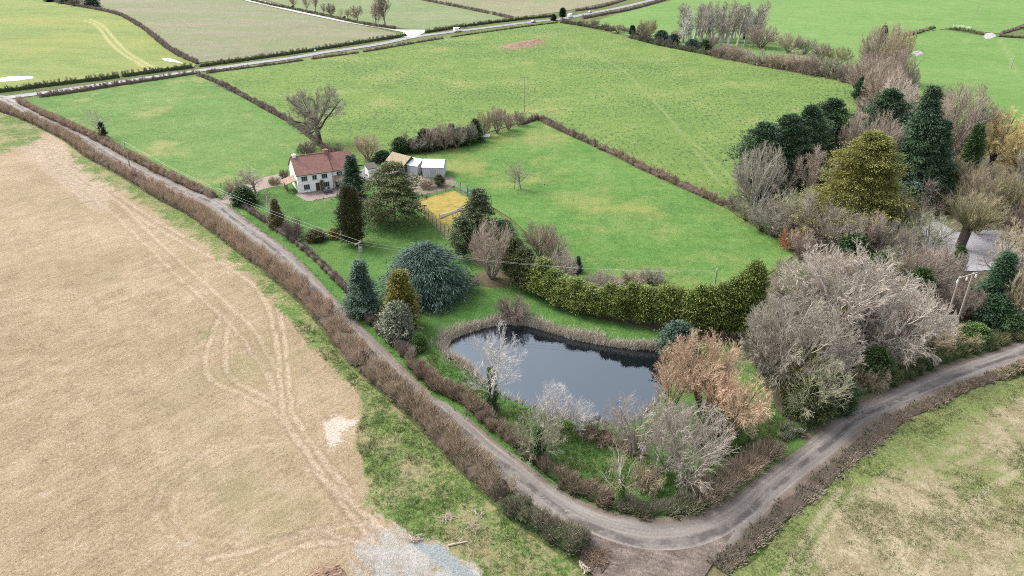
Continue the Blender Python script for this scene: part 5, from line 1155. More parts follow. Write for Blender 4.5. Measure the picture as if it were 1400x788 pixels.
    t('yew0', 1376, 454, 426, 46, B, p['l_ivy'], 'dark leafy bush on the lane bank at the right edge', name='evergreen_bush', cat='bush')
    # ---- wood on the right
    for k, x, yb, yt, w, lb in [('tallpine0',1031,268,168,70,'dark pine at the paddock corner of the wood, first of the dark row'),('tallpine1',1064,264,157,70,'second dark pine from the paddock corner of the wood'),('tallpine1',1090,256,145,66,'third dark pine along the crop side of the wood'),('tallpine0',1120,242,136,66,'fourth dark pine, farthest of the row along the crop field'),
            ('tallpine1',1195,228,122,76,'dark pine left of the tall spired spruce')]: t(k, x, yb, yt, w, B, p['l_spruce'], lb, name='pine_tree', group='dark pines at the wood edge')
    for k, x, yb, yt, w, m, lb in [('thicket0',1003,285,266,28,'t_grey','grey thicket at the end of the paddock hedge'),('dome1',1020,302,276,38,'t_greygreen','grey green bush at the foot of the big corner tree'),('dome2',1040,316,284,40,'t_grey','grey bush on the paddock edge below the big corner tree')]: t(k, x, yb, yt, w, B, p[m], lb, name='bush', cat='bush')
    t('tallspruce0', 1238, 272, 117, 86, B, p['l_spruce'], 'tallest dark spruce with a thin spire in the wood', name='spruce_tree')
    t('tallspruce0', 1264, 276, 164, 70, B, p['l_spruce'], 'dark spruce right beside the tallest spired one', name='spruce_tree')
    t('bigcypress0', 1165, 322, 178, 156, B, p['l_cypress'], 'huge golden green cypress in the middle of the wood', name='cypress')
    t('dome0', 1030, 292, 194, 74, Pa, p['t_grey'], 'big grey green bare tree at the paddock corner of the wood')
    t('poplar0', 1072, 276, 206, 30, Pa, p['t_pink'], 'slim birch with a white stem between pines and golden cypress', name='birch_tree')
    t('ash2', 1096, 282, 196, 50, G, p['t_pink'], 'pink brown bare tree left of the golden cypress')
    t('dome1', 1178, 258, 150, 90, G, p['t_pink'], 'pink grey bare tree behind the golden cypress')
    t('ash0', 1205, 262, 168, 66, G, p['t_pink'], 'pale pink bare tree between golden cypress and spired spruce')
    t('dome2', 1288, 232, 112, 100, G, p['t_pink'], 'large pinkish bare tree right of the spired spruce')
    t('ash1', 1262, 214, 118, 60, G, p['t_pink'], 'pinkish bare tree directly behind the spired spruce')
    t('ash2', 1325, 238, 140, 64, G, p['t_pink'], 'pinkish bare tree left of the yellow willow')
    t('leyland2', 1313, 262, 172, 26, B, p['l_ivy'], 'dark ivy covered stem left of the yellow willow', name='ivy_clad_tree')
    t('oak1', 1348, 242, 147, 84, Dk, p['t_yellow'], 'yellow willow with a dark bent trunk beside the east pasture', name='willow_tree')
    t('ash0', 1384, 258, 178, 64, Dk, p['t_yellow'], 'smaller yellow tan tree right of the yellow willow')
    t('dome1', 1408, 270, 190, 60, G, p['t_grey'], 'grey bare tree cut by the right edge below the yellow trees')
    for k, x, yb, yt, w, m, lb in [('dome0',1195,112,30,56,'t_pink','tall pinkish bare tree at the far tip of the wood, left of its pair'),('dome1',1217,116,34,46,'t_tan','tall tan bare tree at the far tip of the wood, right of its pair'),('dome2',1180,132,72,56,'t_pink','pink bare tree at the end of the far hedgerow'),('dome0',1208,146,62,64,'t_pink','wide pink bare tree between far hedgerow and east pasture'),
            ('dome1',1200,166,84,60,'t_pink','pale pink bare tree below the far wood tip'),('dome2',1228,150,86,40,'t_mauve','dark pink bare tree on the east pasture side of the wood tip'),('dome0',1216,182,104,58,'t_pale','whitish pink bare tree left above the dark pine')]: t(k, x, yb, yt, w, G, p[m], lb)
    t('leyland0', 1204, 66, 36, 12, B, p['l_dark'], 'dark ivy stem standing in the tall tan bare tree', name='ivy_clad_tree')
    t('yew0', 1178, 136, 106, 26, B, p['l_dark'], 'dark evergreen bush at the end of the far hedgerow', name='evergreen_bush', cat='bush')
    for k, x, yb, yt, w, tr, m, lb, nm in [('dome1',1055,322,272,70,G,'t_grey','grey thicket bush left of the rust bush on the paddock edge','thicket'),('dome2',1082,316,256,80,G,'t_greygreen','grey green bush behind the rust bush','thicket'),('dome0',1118,334,266,84,G,'t_grey','grey bush right of the rust bush','thicket'),('thicket1',1080,339,308,36,B,'t_rust','rust orange round bush on the paddock edge of the wood','rust_bush'),
            ('dome1',1145,350,286,70,G,'t_grey','grey twiggy bush below the golden cypress','thicket'),('dome2',1178,352,288,64,G,'t_pink','pink grey bush under the right side of the golden cypress','thicket'),('dome0',1225,330,258,70,G,'t_pink','pale pink bush left of the flood water','thicket'),('dome1',1210,360,300,64,G,'t_grey','grey bush at the left tip of the flood water','thicket'),
            ('thicket2',1262,286,238,70,B,'t_mauve','dark brown thicket behind the flood water','thicket'),('dome2',1305,276,214,58,G,'t_tan','tan bush behind the pollard willow','thicket'),('dome0',1340,296,224,76,G,'t_tan','wide tan bush right of the pollard willow','thicket'),('dome1',1378,304,236,70,G,'t_olive','olive tan bush at the far side of the flood water','thicket'),
            ('dome2',1250,402,330,90,G,'t_pink','pinkish grey bush between the flood water and the big pale tree','thicket'),('dome0',1215,398,338,64,G,'t_greygreen','grey green bush above the big pale tree','thicket'),('dome1',1272,408,366,56,G,'t_pale','pale bush just left of the twin pole top','thicket'),('dome2',1408,360,262,90,G,'t_brown','brown bare tree over the flood water at the right edge','bare_tree'),('dome0',1345,424,378,60,G,'t_greygreen','pale green bush behind the twin pole','thicket')]:
        t(k, x, yb, yt, w, tr, p[m], lb, name=nm, cat='tree' if nm == 'bare_tree' else 'bush')
    for k, x, yb, yt, w, m, lb in [('fan0',1262,352,284,70,'t_greygreen','grey green bare tree standing before the left flood water'),('fan1',1286,392,334,50,'t_pale','pale bare tree between flood water and twin pole'),('fan1',1238,372,312,56,'t_grey','grey bare tree at the near left end of the flood water'),('fan0',1335,318,262,70,'t_tan','tan bare tree on the far bank behind the pollard willow'),('thin0',1350,386,296,74,'t_tan','thin tan bare tree standing before the right flood water'),('thin1',1392,388,300,70,'t_grey','thin grey bare tree before the flood water at the right edge')]: t(k, x, yb, yt, w, G, p[m], lb)
    t('pollard0', 1312, 338, 258, 84, Dk, p['t_olive'], 'pollard willow with straight pale shoots in the flood water', name='willow_tree')
    for x, yb, yt, w, m, lb in [(1048,284,236,44,'l_spruce','dark yew at the foot of the first two pines'),(1108,266,214,46,'l_dark','dark yew at the foot of the farthest pines'),(1212,268,214,50,'l_dark','dark yew left of the tallest spruce'),(1288,276,226,44,'l_ivy','dark ivy bush under the large pinkish tree'),(1240,288,250,50,'l_teal','dull green evergreen bush right of the golden cypress'),(1222,336,296,44,'l_ivy','green ivy bush at the left end of the flood water'),(1196,392,346,40,'l_ivy','dark green bush between grey bush and big pale tree'),(1306,372,338,22,'l_laurel','small bright green bush on the near flood bank'),(1280,278,240,40,'l_spruce','dark green bush in the shade of the spired spruce'),(1386,298,262,50,'l_dark','dark green bush right of the flood water'),(1160,368,322,48,'l_ivy','green bush hidden in the grey scrub above the big pale tree'),(1250,418,368,44,'l_ivy','ivy bush behind the pale tree with white limbs')]:
        t('yew%d' % (int(x) % 2), x, yb, yt, w, B, p[m], lb, name='evergreen_bush', cat='bush')
    # ---- far hedgerow wood
    far = [(813,36,26,16,'t_mauve','thicket0'),(829,40,30,14,'t_mauve','thicket1'),(845,45,33,22,'t_mauve','dome0'),(855,43,37,12,'t_mauve','thicket2')]
    lbs = ['low mauve bush in the far hedge nearest the two dark road trees','mauve bush second along the far hedge','round mauve bush before the gap in the far hedge','small mauve bush at the gap in the far hedge']
    for (x, yb, yt, w, m, k), lb in zip(far, lbs): t(k, x, yb, yt, w, B, p[m], lb, name='bush', cat='bush')
    t('leyland0', 864, 50, 35, 10, B, p['l_dark'], 'dark evergreen just after the gap in the far hedge', **C)
    t('dome1', 884, 56, 25, 30, G, p['t_tan'], 'tall tan bare tree standing in the far hedge')
    t('yew0', 877, 53, 34, 18, B, p['l_dark'], 'dark evergreen bush under the tall tan hedge tree', name='evergreen_bush', cat='bush')
    for x, yb, yt, w, m, k, lb in [(904,58,42,22,'l_teal','yew0','blue green bush in the far hedge right of the tall tan tree'),(920,62,47,20,'l_teal','yew1','blue green bush in the far hedge below the poplar grove'),(946,68,54,22,'l_teal','yew0','dark bush in the far hedge below the first poplars'),(963,70,55,22,'l_ivy','yew1','green bush in the far hedge below the poplar grove middle')]: t(k, x, yb, yt, w, B, p[m], lb, name='evergreen_bush', cat='bush')
    for x, yb, yt, w, m, k, lb in [(926,58,42,16,'t_pink','dome0','pinkish bush at the left foot of the poplar grove'),(972,66,52,20,'t_pink','dome1','pink bush in front of the poplar grove'),(990,78,63,34,'t_mauve','thicket0','mauve thicket along the crop field below the poplars'),(1012,82,66,34,'t_pink','thicket1','pink thicket along the crop field right of the poplars'),(1040,66,36,38,'t_pink','dome2','round pinkish bare tree right of the poplar grove'),(1042,88,70,36,'t_greygreen','thicket2','grey green thicket in the hedgerow below the round tree'),(1066,92,74,34,'t_tan','thicket0','tan thicket in the far hedgerow'),(1078,72,48,26,'t_pink','dome0','pinkish bush behind the far hedgerow'),(1092,96,70,38,'t_pink','thicket1','pale pink thicket in the middle of the far hedgerow'),
            (1100,74,54,26,'t_greygreen','dome1','grey green bush behind the pale pink thicket'),(1118,102,76,38,'t_mauve','thicket2','dark mauve thicket in the far hedgerow'),(1122,82,62,24,'t_mauve','dome2','mauve bush behind the far hedgerow near the wood tip'),(1142,106,80,36,'t_greygreen','thicket0','grey thicket near the end of the far hedgerow'),(1145,90,66,30,'t_olive','dome0','olive bush behind the end of the far hedgerow'),(1160,112,88,28,'t_mauve','thicket1','dark thicket at the very end of the far hedgerow')]:
        t(k, x, yb, yt-3, w*1.3, G, p[m], lb, name='tree' if k[0] == 'd' and w > 36 else 'bush', cat='tree' if k[0] == 'd' and w > 36 else 'bush')
    rng = random.Random(3)
    # scrub that fills the wood between the named trees
    zone = np.array([(1040,312),(1090,300),(1120,260),(1160,250),(1175,140),(1200,110),(1235,110),(1290,200),(1330,250),(1400,270),(1400,310),(1300,290),(1265,270),(1220,300),(1196,345),(1210,388),(1262,372),(1330,385),(1400,385),(1400,440),(1330,440),(1280,455),(1230,470),(1100,500),(1050,440),(1062,400),(1095,352),(1066,325)], float)
    kinds = ['dome0','thicket1','dome1','thicket0','dome2','thicket2']; cols = ['t_grey','t_pink','t_greygreen','t_pale','t_tan','t_mauve','t_grey']; got = []
    lab = {'t_grey': 'one of the grey twiggy bushes filling the wood', 't_pink': 'one of the pinkish twiggy bushes filling the wood', 't_greygreen': 'one of the grey green bushes filling the wood', 't_pale': 'one of the pale twiggy bushes filling the wood', 't_tan': 'one of the tan twiggy bushes filling the wood', 't_mauve': 'one of the mauve brown bushes filling the wood'}
    while len(got) < 110:
        x = rng.uniform(1040, 1405); yb = rng.uniform(110, 500); ok = bool(inside(np.array([x]), np.array([yb]), zone)[0]) and not bool(inside(np.array([x]), np.array([yb]), FLOOD)[0])
        sc = (yb+100)/400.
        rng.n = getattr(rng, 'n', 0)+1
        if rng.n > 20000: break
        if not ok or any(abs(x-a)/16/sc < 1 and abs(yb-b)/9/sc < 1 for a, b in got): continue
        got.append((x, yb)); k = kinds[len(got) % 6]; c = cols[len(got) % 7]
        t(k, x, yb, yb-rng.uniform(26, 40)*sc*(.7 if k[0] == 't' else 1), rng.uniform(34, 50)*sc, B, p[c], lab[c], name='scrub_bush', cat='bush', group='scrub filling the wood, '+c[2:])
    for i in range(30):
        x = 931+i*3.65+rng.uniform(-1.5, 1.5); row_ = i % 3; yb = 62-row_*5+rng.uniform(-1, 1)+(x-930)*.012
        t('poplar%d' % (i % 2), x, yb, yb-54+rng.uniform(-5, 4)+row_*2, 25+rng.uniform(0, 5), Pa, p['t_white'] if i % 4 == 0 else p['t_grey'], 'one of the pale slender poplars in the far grove', name='poplar_tree', group='poplars of the far grove')
    t('leyland1', 956.5, 53, 36, 4.5, B, p['l_dark'], 'dark ivy stem on the left in the poplar grove', name='ivy_clad_tree')
    t('leyland2', 1018.5, 58, 33, 6, B, p['l_dark'], 'dark ivy stem at the right end of the poplar grove', name='ivy_clad_tree')
    # ---- along the main road and the far fields
    t('yew0', 757, 28, 20, 9, B, p['l_dark'], 'shorter dark tree where the far hedge meets the main road', name='evergreen_bush', cat='tree')
    t('leyland1', 769, 26, 11, 10, B, p['l_dark'], 'taller dark tree where the far hedge meets the main road', **C)
    for x, yb, yt, w, m, k, lb in [(402,13,-8,14,'t_tan','ash0','first small bare tree along the side road hedge from the left'),(420,17,-6,11,'t_tan','ash1','bare tree second from the left along the side road'),(432,19,-14,16,'t_pink','ash2','tall pinkish bare tree in the side road row'),(443,20,4,11,'t_tan','ash0','short bare tree right of the tall pinkish one'),(453,22,4,13,'t_mauve','dome0','dark mauve bare tree in the side road row'),(466,25,9,12,'t_tan','sparse0','small crooked bare tree in the side road row'),(476,28,12,12,'t_tan','ash1','thin tan bare tree in the middle of the side road row'),(489,30,7,19,'t_tan','oak0','spreading bare tree left of the twin pole'),
            (514,35,2,22,'t_pink','oak1','bare tree right behind the twin pole'),(527,37,-16,28,'t_mauve','ash2','tallest bare tree at the side road junction end')]: t(k, x, yb, yt, w, G, p[m], lb, group='bare trees along the side road')
    for x, yb, yt, w, m, k, lb in [(72,2,-8,22,'l_teal','yew0','dark blue green bush at the far corner of the wheat field'),(92,5,-6,20,'l_teal','yew1','dark bush in the far wheat hedge'),(106,8,-4,22,'t_mauve','dome0','mauve bush in the far wheat hedge'),(126,9,-3,22,'l_teal','yew0','last dark bush of the far wheat hedge')]: t(k, x, yb, yt, w, B, p[m], lb, name='bush', cat='bush')
def build_hedges():
    p = PAL; br = [p['hedge_brown'], p['l_ivy'], p['core_brown']]; rd = [p['hedge_red'], p['l_ivy'], p['core_brown']]; pu = [p['hedge_purple'], p['l_ivy'], p['core_brown']]; gy = [p['hedge_grey'], p['l_ivy'], p['core_green']]
    # the long lane hedge on the field side stands between the surveyed foot and the lane: split where its look changes
    foot = resample(poly_w(smooth_line(FOOT, 6)), 1.0)
    d = unit(np.gradient(foot, axis=0)); nr = np.stack([-d[:, 1], d[:, 0]], 1); mid = foot+nr*1.95
    pj = CX+F*mid[:, 0]/(mid[:, 1]*CT+HC*ST)
    def seg(a, b): k = (pj >= a) & (pj <= b); return mid[k]
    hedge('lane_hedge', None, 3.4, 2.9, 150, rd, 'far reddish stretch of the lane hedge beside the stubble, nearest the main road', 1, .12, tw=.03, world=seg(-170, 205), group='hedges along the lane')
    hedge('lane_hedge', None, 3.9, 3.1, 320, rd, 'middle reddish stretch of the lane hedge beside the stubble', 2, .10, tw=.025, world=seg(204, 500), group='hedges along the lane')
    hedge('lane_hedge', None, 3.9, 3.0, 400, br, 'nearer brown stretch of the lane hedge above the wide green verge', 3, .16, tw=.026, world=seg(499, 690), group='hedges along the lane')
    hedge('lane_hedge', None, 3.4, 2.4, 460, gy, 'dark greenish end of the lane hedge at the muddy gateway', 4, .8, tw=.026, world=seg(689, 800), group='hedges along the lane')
    hedge('lane_hedge', [(27,139),(44,149),(86,169),(129,189),(170,211),(200,226),(254,253),(294,270)], 2.6, 2.2, 130, rd, 'reddish hedge between the lane and the meadow', 5, .15, tw=.028, group='hedges along the lane')
    off = lambda pts, m: (lambda w: w + np.stack([-unit(np.gradient(w, axis=0))[:, 1], unit(np.gradient(w, axis=0))[:, 0]], 1)*m)(resample(poly_w(smooth_line(pts, 6)), 1.0))
    lr = [q for q in LANE_R]
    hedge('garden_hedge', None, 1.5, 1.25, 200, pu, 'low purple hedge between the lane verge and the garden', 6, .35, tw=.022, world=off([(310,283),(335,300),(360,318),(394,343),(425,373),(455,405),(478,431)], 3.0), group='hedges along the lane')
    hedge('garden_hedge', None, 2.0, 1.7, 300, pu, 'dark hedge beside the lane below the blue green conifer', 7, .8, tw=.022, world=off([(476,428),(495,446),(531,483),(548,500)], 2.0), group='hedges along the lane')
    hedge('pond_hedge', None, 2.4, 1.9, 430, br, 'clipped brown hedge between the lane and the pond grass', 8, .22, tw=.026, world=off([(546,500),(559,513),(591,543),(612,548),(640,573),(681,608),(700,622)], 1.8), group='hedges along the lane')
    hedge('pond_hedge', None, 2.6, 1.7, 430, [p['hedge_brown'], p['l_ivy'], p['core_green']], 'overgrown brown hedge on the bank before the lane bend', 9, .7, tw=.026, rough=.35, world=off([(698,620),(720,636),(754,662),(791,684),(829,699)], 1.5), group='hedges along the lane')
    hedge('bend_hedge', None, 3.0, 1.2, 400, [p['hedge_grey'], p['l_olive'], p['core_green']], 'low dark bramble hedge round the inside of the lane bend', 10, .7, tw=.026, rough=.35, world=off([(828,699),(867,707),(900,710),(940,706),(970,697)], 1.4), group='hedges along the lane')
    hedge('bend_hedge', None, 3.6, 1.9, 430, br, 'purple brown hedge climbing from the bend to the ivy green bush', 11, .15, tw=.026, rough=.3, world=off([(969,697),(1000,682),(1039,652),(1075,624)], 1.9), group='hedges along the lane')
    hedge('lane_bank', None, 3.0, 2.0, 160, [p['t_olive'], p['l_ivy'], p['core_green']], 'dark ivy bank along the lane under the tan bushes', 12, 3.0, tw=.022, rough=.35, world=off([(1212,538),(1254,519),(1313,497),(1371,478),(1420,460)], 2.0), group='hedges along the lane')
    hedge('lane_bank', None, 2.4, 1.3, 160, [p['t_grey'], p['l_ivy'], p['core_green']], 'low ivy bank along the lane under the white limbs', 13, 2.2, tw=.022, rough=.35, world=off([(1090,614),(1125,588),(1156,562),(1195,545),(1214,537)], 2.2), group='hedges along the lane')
    # cut hedge between lane and rough field
    w = [(984,778),(1022,744),(1062,708),(1102,676),(1142,641),(1188,604),(1228,573)]
    hedge('flailed_hedge', w, 2.7, .5, 330, [p['t_pink'], p['l_ivy'], p['core_brown']], 'flailed low hedge of broken stems along the outside of the bend', 14, .12, tw=.03, rough=.5, tl=(.5, 1.3))
    hedge('flailed_hedge', [(1226,574),(1270,554),(1320,531),(1362,515)], 2.3, .7, 320, [p['hedge_brown'], p['l_ivy'], p['core_brown']], 'flailed brown hedge along the lane towards the right edge', 15, .15, tw=.028, rough=.45, tl=(.5, 1.2))
    hedge('flailed_hedge', [(1360,516),(1400,504),(1450,490)], 2.4, 1.2, 330, [p['hedge_brown'], p['l_ivy'], p['core_green']], 'dark ivy clump at the right end of the flailed hedge', 16, 1.6, tw=.022, rough=.4)
    # roadside and field hedges
    fh = dict(group='field hedges')
    hedge('road_hedge', [(53,133.5),(100,127),(150,119),(210,110),(268,101)], 2.6, 2.2, 70, pu, 'purple clipped hedge between the meadow and the main road', 20, .1, tw=.05, rough=.08, tl=(.6,1.1), **fh)
    hedge('road_hedge', [(282,100.5),(320,95.5),(375,88.5),(450,78),(500,71),(560,60.5),(606,53)], 2.0, 1.5, 60, pu, 'low patchy hedge between the crop field and the main road', 21, .15, tw=.05, rough=.25, tl=(.6,1.1), gaps=[(.33,.36),(.55,.57)], **fh)
    hedge('road_hedge', [(615,51.5),(680,42),(728,35.5),(762,31.5)], 1.8, 1.1, 45, [p['t_olive'], p['l_ivy'], p['core_green']], 'thin grassy hedge beside the road by the clay heap', 22, .2, tw=.06, rough=.3, tl=(.6,1.2), **fh)
    hedge('road_hedge', [(-200,148),(0,126),(80,116),(150,107.5),(215,98.5),(264,92.5)], 2.6, 2.6, 60, gy, 'dark clipped hedge between the wheat field and the main road', 23, .3, tw=.055, rough=.08, tl=(.6,1.1), gaps=[(.73,.745)], **fh)
    hedge('road_hedge', [(272,91.5),(340,82),(400,73.5),(480,61),(556,49)], 2.6, 2.4, 55, gy, 'straight dark hedge between the brown crop and the main road', 24, .4, tw=.06, rough=.05, tl=(.6,1.1), **fh)
    hedge('road_hedge', [(582,45),(640,36),(700,28.5),(757,22.5)], 2.8, 2.5, 45, gy, 'dark hedge on the far side of the road above the vans', 25, .5, tw=.07, rough=.06, tl=(.7,1.2), **fh)
    hedge('road_hedge', [(785,15.5),(812,12),(838,5.5),(862,-2),(900,-14)], 2.6, 2.4, 40, pu, 'dark hedge on the far side of the road at the top', 26, .3, tw=.08, rough=.1, tl=(.7,1.2), **fh)
    hedge('road_hedge', [(796,26),(830,19.5),(862,13.5),(900,3),(935,-8)], 2.6, 2.4, 40, pu, 'purple hedge between the road and the bright far grass', 27, .3, tw=.08, rough=.15, tl=(.7,1.2), **fh)
    hedge('field_hedge', [(30,-8),(60,-1),(90,6),(130,13),(165,21.5),(197,40),(225,63),(245,76),(270,87)], 3.0, 2.6, 45, pu, 'curving brown hedge between the wheat field and the brown crop', 28, .15, tw=.06, rough=.2, tl=(.7,1.3), **fh)
    hedge('field_hedge', [(270,103),(296,112),(318,124),(345,138),(372,153),(400,169),(420,184),(446,204),(465,213),(485,219)], 2.6, 1.8, 90, pu, 'purple brown hedge between the meadow and the crop field', 29, .08, tw=.04, rough=.25, tl=(.6,1.1), **fh)
    hedge('field_hedge', [(330,-3),(365,6),(400,13),(450,23.5),(500,34),(541,40)], 2.6, 2.0, 40, [p['t_brown'], p['l_teal'], p['core_green']], 'dark low hedge under the bare trees of the side road', 30, .8, tw=.07, rough=.1, tl=(.7,1.2), **fh)
    hedge('field_hedge', [(545,-6),(580,1),(640,13),(668,19),], 2.8, 2.6, 36, pu, 'dark hedge dividing the two far fields at the top', 31, .3, tw=.09, rough=.1, tl=(.7,1.3), **fh)
    hedge('field_hedge', [(674,20),(700,26)], 2.8, 2.6, 36, pu, 'short dark hedge piece by the main road, right of the gap', 32, .3, tw=.09, rough=.1, tl=(.7,1.3), **fh)
    hedge('paddock_hedge', [(712,170),(735,163),(755,172),(780,184),(808,196),(815,200)], 2.2, 1.9, 110, [p['hedge_purple'], p['l_ivy'], p['core_brown']], 'dark hedge along the top of the paddock, left of the pale gap', 33, .12, tw=.035, rough=.2, **fh)
    hedge('paddock_hedge', [(822,203),(850,215),(880,231),(915,246),(950,262),(990,280)], 2.8, 1.9, 120, [p['hedge_brown'], p['l_ivy'], p['core_brown']], 'brown hedge along the top of the paddock, right of the pale gap', 34, .06, tw=.035, rough=.25, **fh)
    hedge('far_hedge', [(768,31),(800,36),(838,43)], 4.5, 3.0, 50, [p['t_mauve'], p['l_teal'], p['core_green']], 'bushy mauve hedge starting at the two dark road trees', 35, .3, tw=.07, rough=.4, tl=(.8,1.5), **fh)
    hedge('far_hedge', [(862,51.5),(900,61),(950,71),(985,78)], 5, 3.6, 55, [p['t_mauve'], p['l_teal'], p['core_green']], 'bushy dark hedge below the poplar grove', 36, 1.2, tw=.07, rough=.4, tl=(.8,1.5), **fh)
    hedge('far_hedge', [(984,78),(1040,88),(1100,98),(1168,111)], 10, 5.0, 150, [p['t_pink'], p['l_teal'], p['core_brown']], 'wide pinkish scrub hedge running to the tip of the wood', 37, .2, tw=.06, rough=.4, tl=(.8,1.5), **fh)
    hedge('pasture_hedge', [(1233,51),(1255,45),(1278,38.5)], 2.8, 2.0, 45, gy, 'short dark hedge in the far pasture next to the pink trees', 38, .4, tw=.07, rough=.1, tl=(.7,1.2), **fh)
    hedge('pasture_hedge', [(1297,40),(1320,43),(1345,48)], 2.6, 2.2, 45, gy, 'dark hedge left of the pale stony gateway', 39, .4, tw=.07, rough=.25, tl=(.7,1.2), **fh)
    hedge('pasture_hedge', [(1364,50),(1400,52.5),(1450,56)], 2.4, 2.0, 45, gy, 'dark hedge right of the pale stony gateway', 40, .4, tw=.07, rough=.25, tl=(.7,1.2), **fh)
    hedge('pasture_hedge', [(1368,47),(1400,37),(1440,26)], 2.8, 1.6, 40, pu, 'mauve hedge climbing away behind the stony gateway', 41, .1, tw=.08, rough=.2, tl=(.7,1.2), **fh)
def build_cover():
    rng = np.random.default_rng(77)
    # reeds round the pond
    w = resample(poly_w(np.vstack([POND, POND[:1]])), .12); c = w.mean(0)
    n = 7200; k = rng.integers(0, len(w), n); o = unit(w[k]-c); out = rng.gamma(2.0, .38, n)-.25
    far = np.clip((w[k][:, 1]-np.percentile(w[:, 1], 35))/6, .0, 1)
    left = (w[k][:, 0] < np.percentile(w[:, 0], 18))
    keep = rng.random(n) < np.maximum(.15+.85*far, left*.9)
    vv = vnoise(w[k][:, 0]*.45, w[k][:, 1]*.45, 4); keep &= rng.random(n) < .35+.9*vv; out = np.where(out > 0, out*(.35+1.3*vv), out)
    q = w[k]+o*out[:, None]; q = q[keep]; on = out[keep]
    b = blades('reeds', q[:, 0], q[:, 1], rng, np.where(on < .9, 1.15, .7)*(.6+.7*rng.random(len(on))), .07, PAL['l_reed'], .45, 7, .2, np.where(on < .3, -.9, np.where(on < .9, -.45, -.05))); b['kind'] = 'stuff'
    # tufts on the verges and the stubble, thick near the camera
    def scatter(poly, n, name, hgt, wid, mat, per=5, dens=None, lean=.45):
        pl = smooth_line(np.array(poly, float), 4, True); lo = pl.min(0); hi = pl.max(0)
        ws = poly_w(pl); l2 = ws.min(0); h2 = ws.max(0); X = rng.uniform(l2[0], h2[0], n*4); Y = rng.uniform(l2[1], h2[1], n*4)
        m = inside(X, Y, ws)
        if dens is not None: m &= rng.random(len(X)) < dens(X, Y)
        X = X[m][:n]; Y = Y[m][:n]; b = blades(name, X, Y, rng, hgt*(.5+rng.random(len(X))), wid, mat, lean, per, .14); b['kind'] = 'stuff'; return b
    G2 = [(398,440),(438,488),(470,515),(498,556),(486,596),(499,640),(506,684),(532,704),(564,735),(606,738),(640,764),(690,800),(780,790),(690,706),(626,644),(570,588),(526,548),(480,506),(434,452)]
    cl = lambda s, a, b, sd: (lambda X, Y: sstep(a, b, vnoise(X*s, Y*s, sd)*.6+vnoise(X*s*3.1, Y*s*3.1, sd+1)*.4))
    scatter(G2, 9000, 'verge_grass', .30, .05, PAL['l_grass'], 6, cl(.35, .25, .6, 3)); scatter(G2, 4200, 'dry_grass', .32, .045, PAL['l_straw'], 6, cl(.25, .45, .7, 9))
    scatter([(-40,420),(300,420),(420,560),(470,640),(520,720),(480,800),(-40,800)], 15000, 'stubble', .14, .03, PAL['l_straw'], 4, cl(.5, .2, .7, 5), .6)
    scatter([(1000,790),(1086,705),(1160,632),(1235,582),(1320,542),(1420,516),(1500,600),(1420,800)], 9000, 'pasture_grass', .22, .045, PAL['l_grass'], 5, cl(.2, .42, .68, 7)); scatter([(1000,790),(1086,705),(1160,632),(1235,582),(1320,542),(1420,516),(1500,600),(1420,800)], 9000, 'dry_grass', .2, .04, PAL['l_straw'], 5, cl(.25, .3, .7, 13))
    bank = [(580,480),(600,486),(640,512),(690,548),(760,572),(800,585),(860,600),(900,640),(960,640),(1010,610),(1060,570),(1080,600),(1040,640),(1000,668),(930,690),(860,690),(800,670),(740,636),(690,598),(640,556),(600,520)]
    scatter(bank, 7000, 'bank_grass', .35, .05, PAL['l_grass'], 6, cl(.3, .2, .55, 15)); scatter(bank, 4500, 'bank_dry_grass', .5, .04, PAL['l_straw'], 6, cl(.25, .4, .65, 17))
    lv = [(312,285),(340,306),(400,352),(460,412),(530,486),(610,552),(700,626),(760,668),(830,702),(900,713),(960,703),(960,696),(900,706),(830,694),(766,664),(706,620),(616,546),(536,480),(466,408),(404,347),(344,301)]
    scatter(lv, 5000, 'verge_grass', .3, .05, PAL['l_grass'], 6, cl(.4, .15, .6, 19))
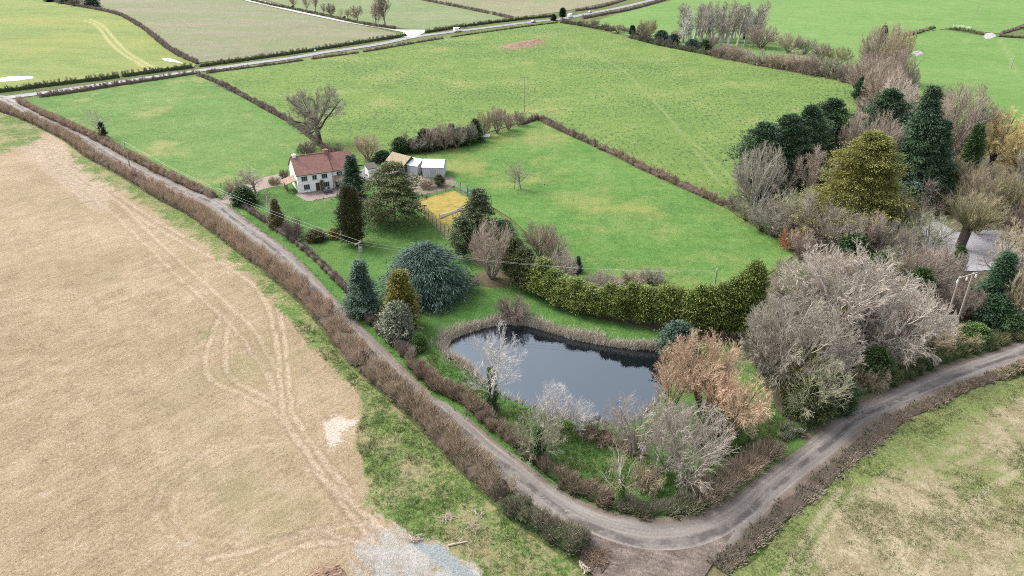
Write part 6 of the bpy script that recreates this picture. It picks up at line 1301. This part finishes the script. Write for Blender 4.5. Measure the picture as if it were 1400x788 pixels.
# ------------------------------------------------------------------ light, sky, camera
def build_env():
    w = bpy.data.worlds.new('World'); SC.world = w; w.use_nodes = True; nt = w.node_tree
    bg = nt.nodes['Background']; sky = nt.nodes.new('ShaderNodeTexSky'); sky.sky_type = 'NISHITA'; sky.sun_disc = False
    EL, AZ = R(48), R(-60)     # sun high on the left and a little behind the scene
    sky.sun_elevation = EL; sky.sun_rotation = AZ; sky.air_density = 1.0; sky.dust_density = 3.0; sky.ozone_density = 1.0
    hs = nt.nodes.new('ShaderNodeHueSaturation'); hs.inputs['Saturation'].default_value = .36   # overcast: most of the blue is gone
    nt.links.new(sky.outputs[0], hs.inputs['Color']); nt.links.new(hs.outputs[0], bg.inputs['Color']); bg.inputs['Strength'].default_value = SKY
    L = bpy.data.lights.new('sun', 'SUN'); L.energy = SUN; L.angle = R(22); L.color = (1.0, .955, .89)
    s = bpy.data.objects.new('sun', L); COL.objects.link(s)
    # nishita: rotation 0 puts the sun towards +Y, positive turns towards +X
    d = Vector((math.sin(AZ)*math.cos(EL), math.cos(AZ)*math.cos(EL), math.sin(EL))); s.rotation_euler = d.to_track_quat('Z', 'Y').to_euler()
    cam = bpy.data.cameras.new('camera'); c = bpy.data.objects.new('camera', cam); COL.objects.link(c)
    cam.sensor_width = 36.0; cam.lens = 36.0*F/1400.0; cam.clip_start = .5; cam.clip_end = 20000
    c.location = (0, 0, HC); c.rotation_euler = (math.pi/2-TH, 0, 0); SC.camera = c
    SC.view_settings.view_transform = 'Standard'; SC.view_settings.look = 'None'; SC.view_settings.exposure = EXPO; SC.view_settings.gamma = 1
    SC.view_settings.use_curve_mapping = False
    cy = SC.cycles; cy.max_bounces = 5; cy.diffuse_bounces = 3; cy.glossy_bounces = 3; cy.transmission_bounces = 2; cy.volume_bounces = 0; cy.use_denoising = USE_DN; cy.pixel_filter_type = 'BLACKMAN_HARRIS'; cy.filter_width = 1.0; SC.render.filter_size = 1.0
    if HAZE:
        m = MB(); m.box(-2600, 2600, -150, 4600, -3.0, 64.0)
        o = m.obj('haze', hz_mat()); o['kind'] = 'stuff'
def hz_mat():
    m = bpy.data.materials.new('thin haze'); m.use_nodes = True; n = m.node_tree; n.nodes.remove(n.nodes['Principled BSDF'])
    v = n.nodes.new('ShaderNodeVolumePrincipled'); v.inputs['Color'].default_value = (.9, .93, .97, 1); v.inputs['Density'].default_value = HAZE; v.inputs['Anisotropy'].default_value = .2
    n.links.new(v.outputs[0], n.nodes['Material Output'].inputs['Volume']); return m
SKY, SUN, EXPO, USE_DN, HAZE = .15, 1.25, 1.6, False, 0.0
build_palette(); build_bare(); build_conifers(); build_ground(); build_trees(); build_hedges(); build_cover(); build_things(); build_env()
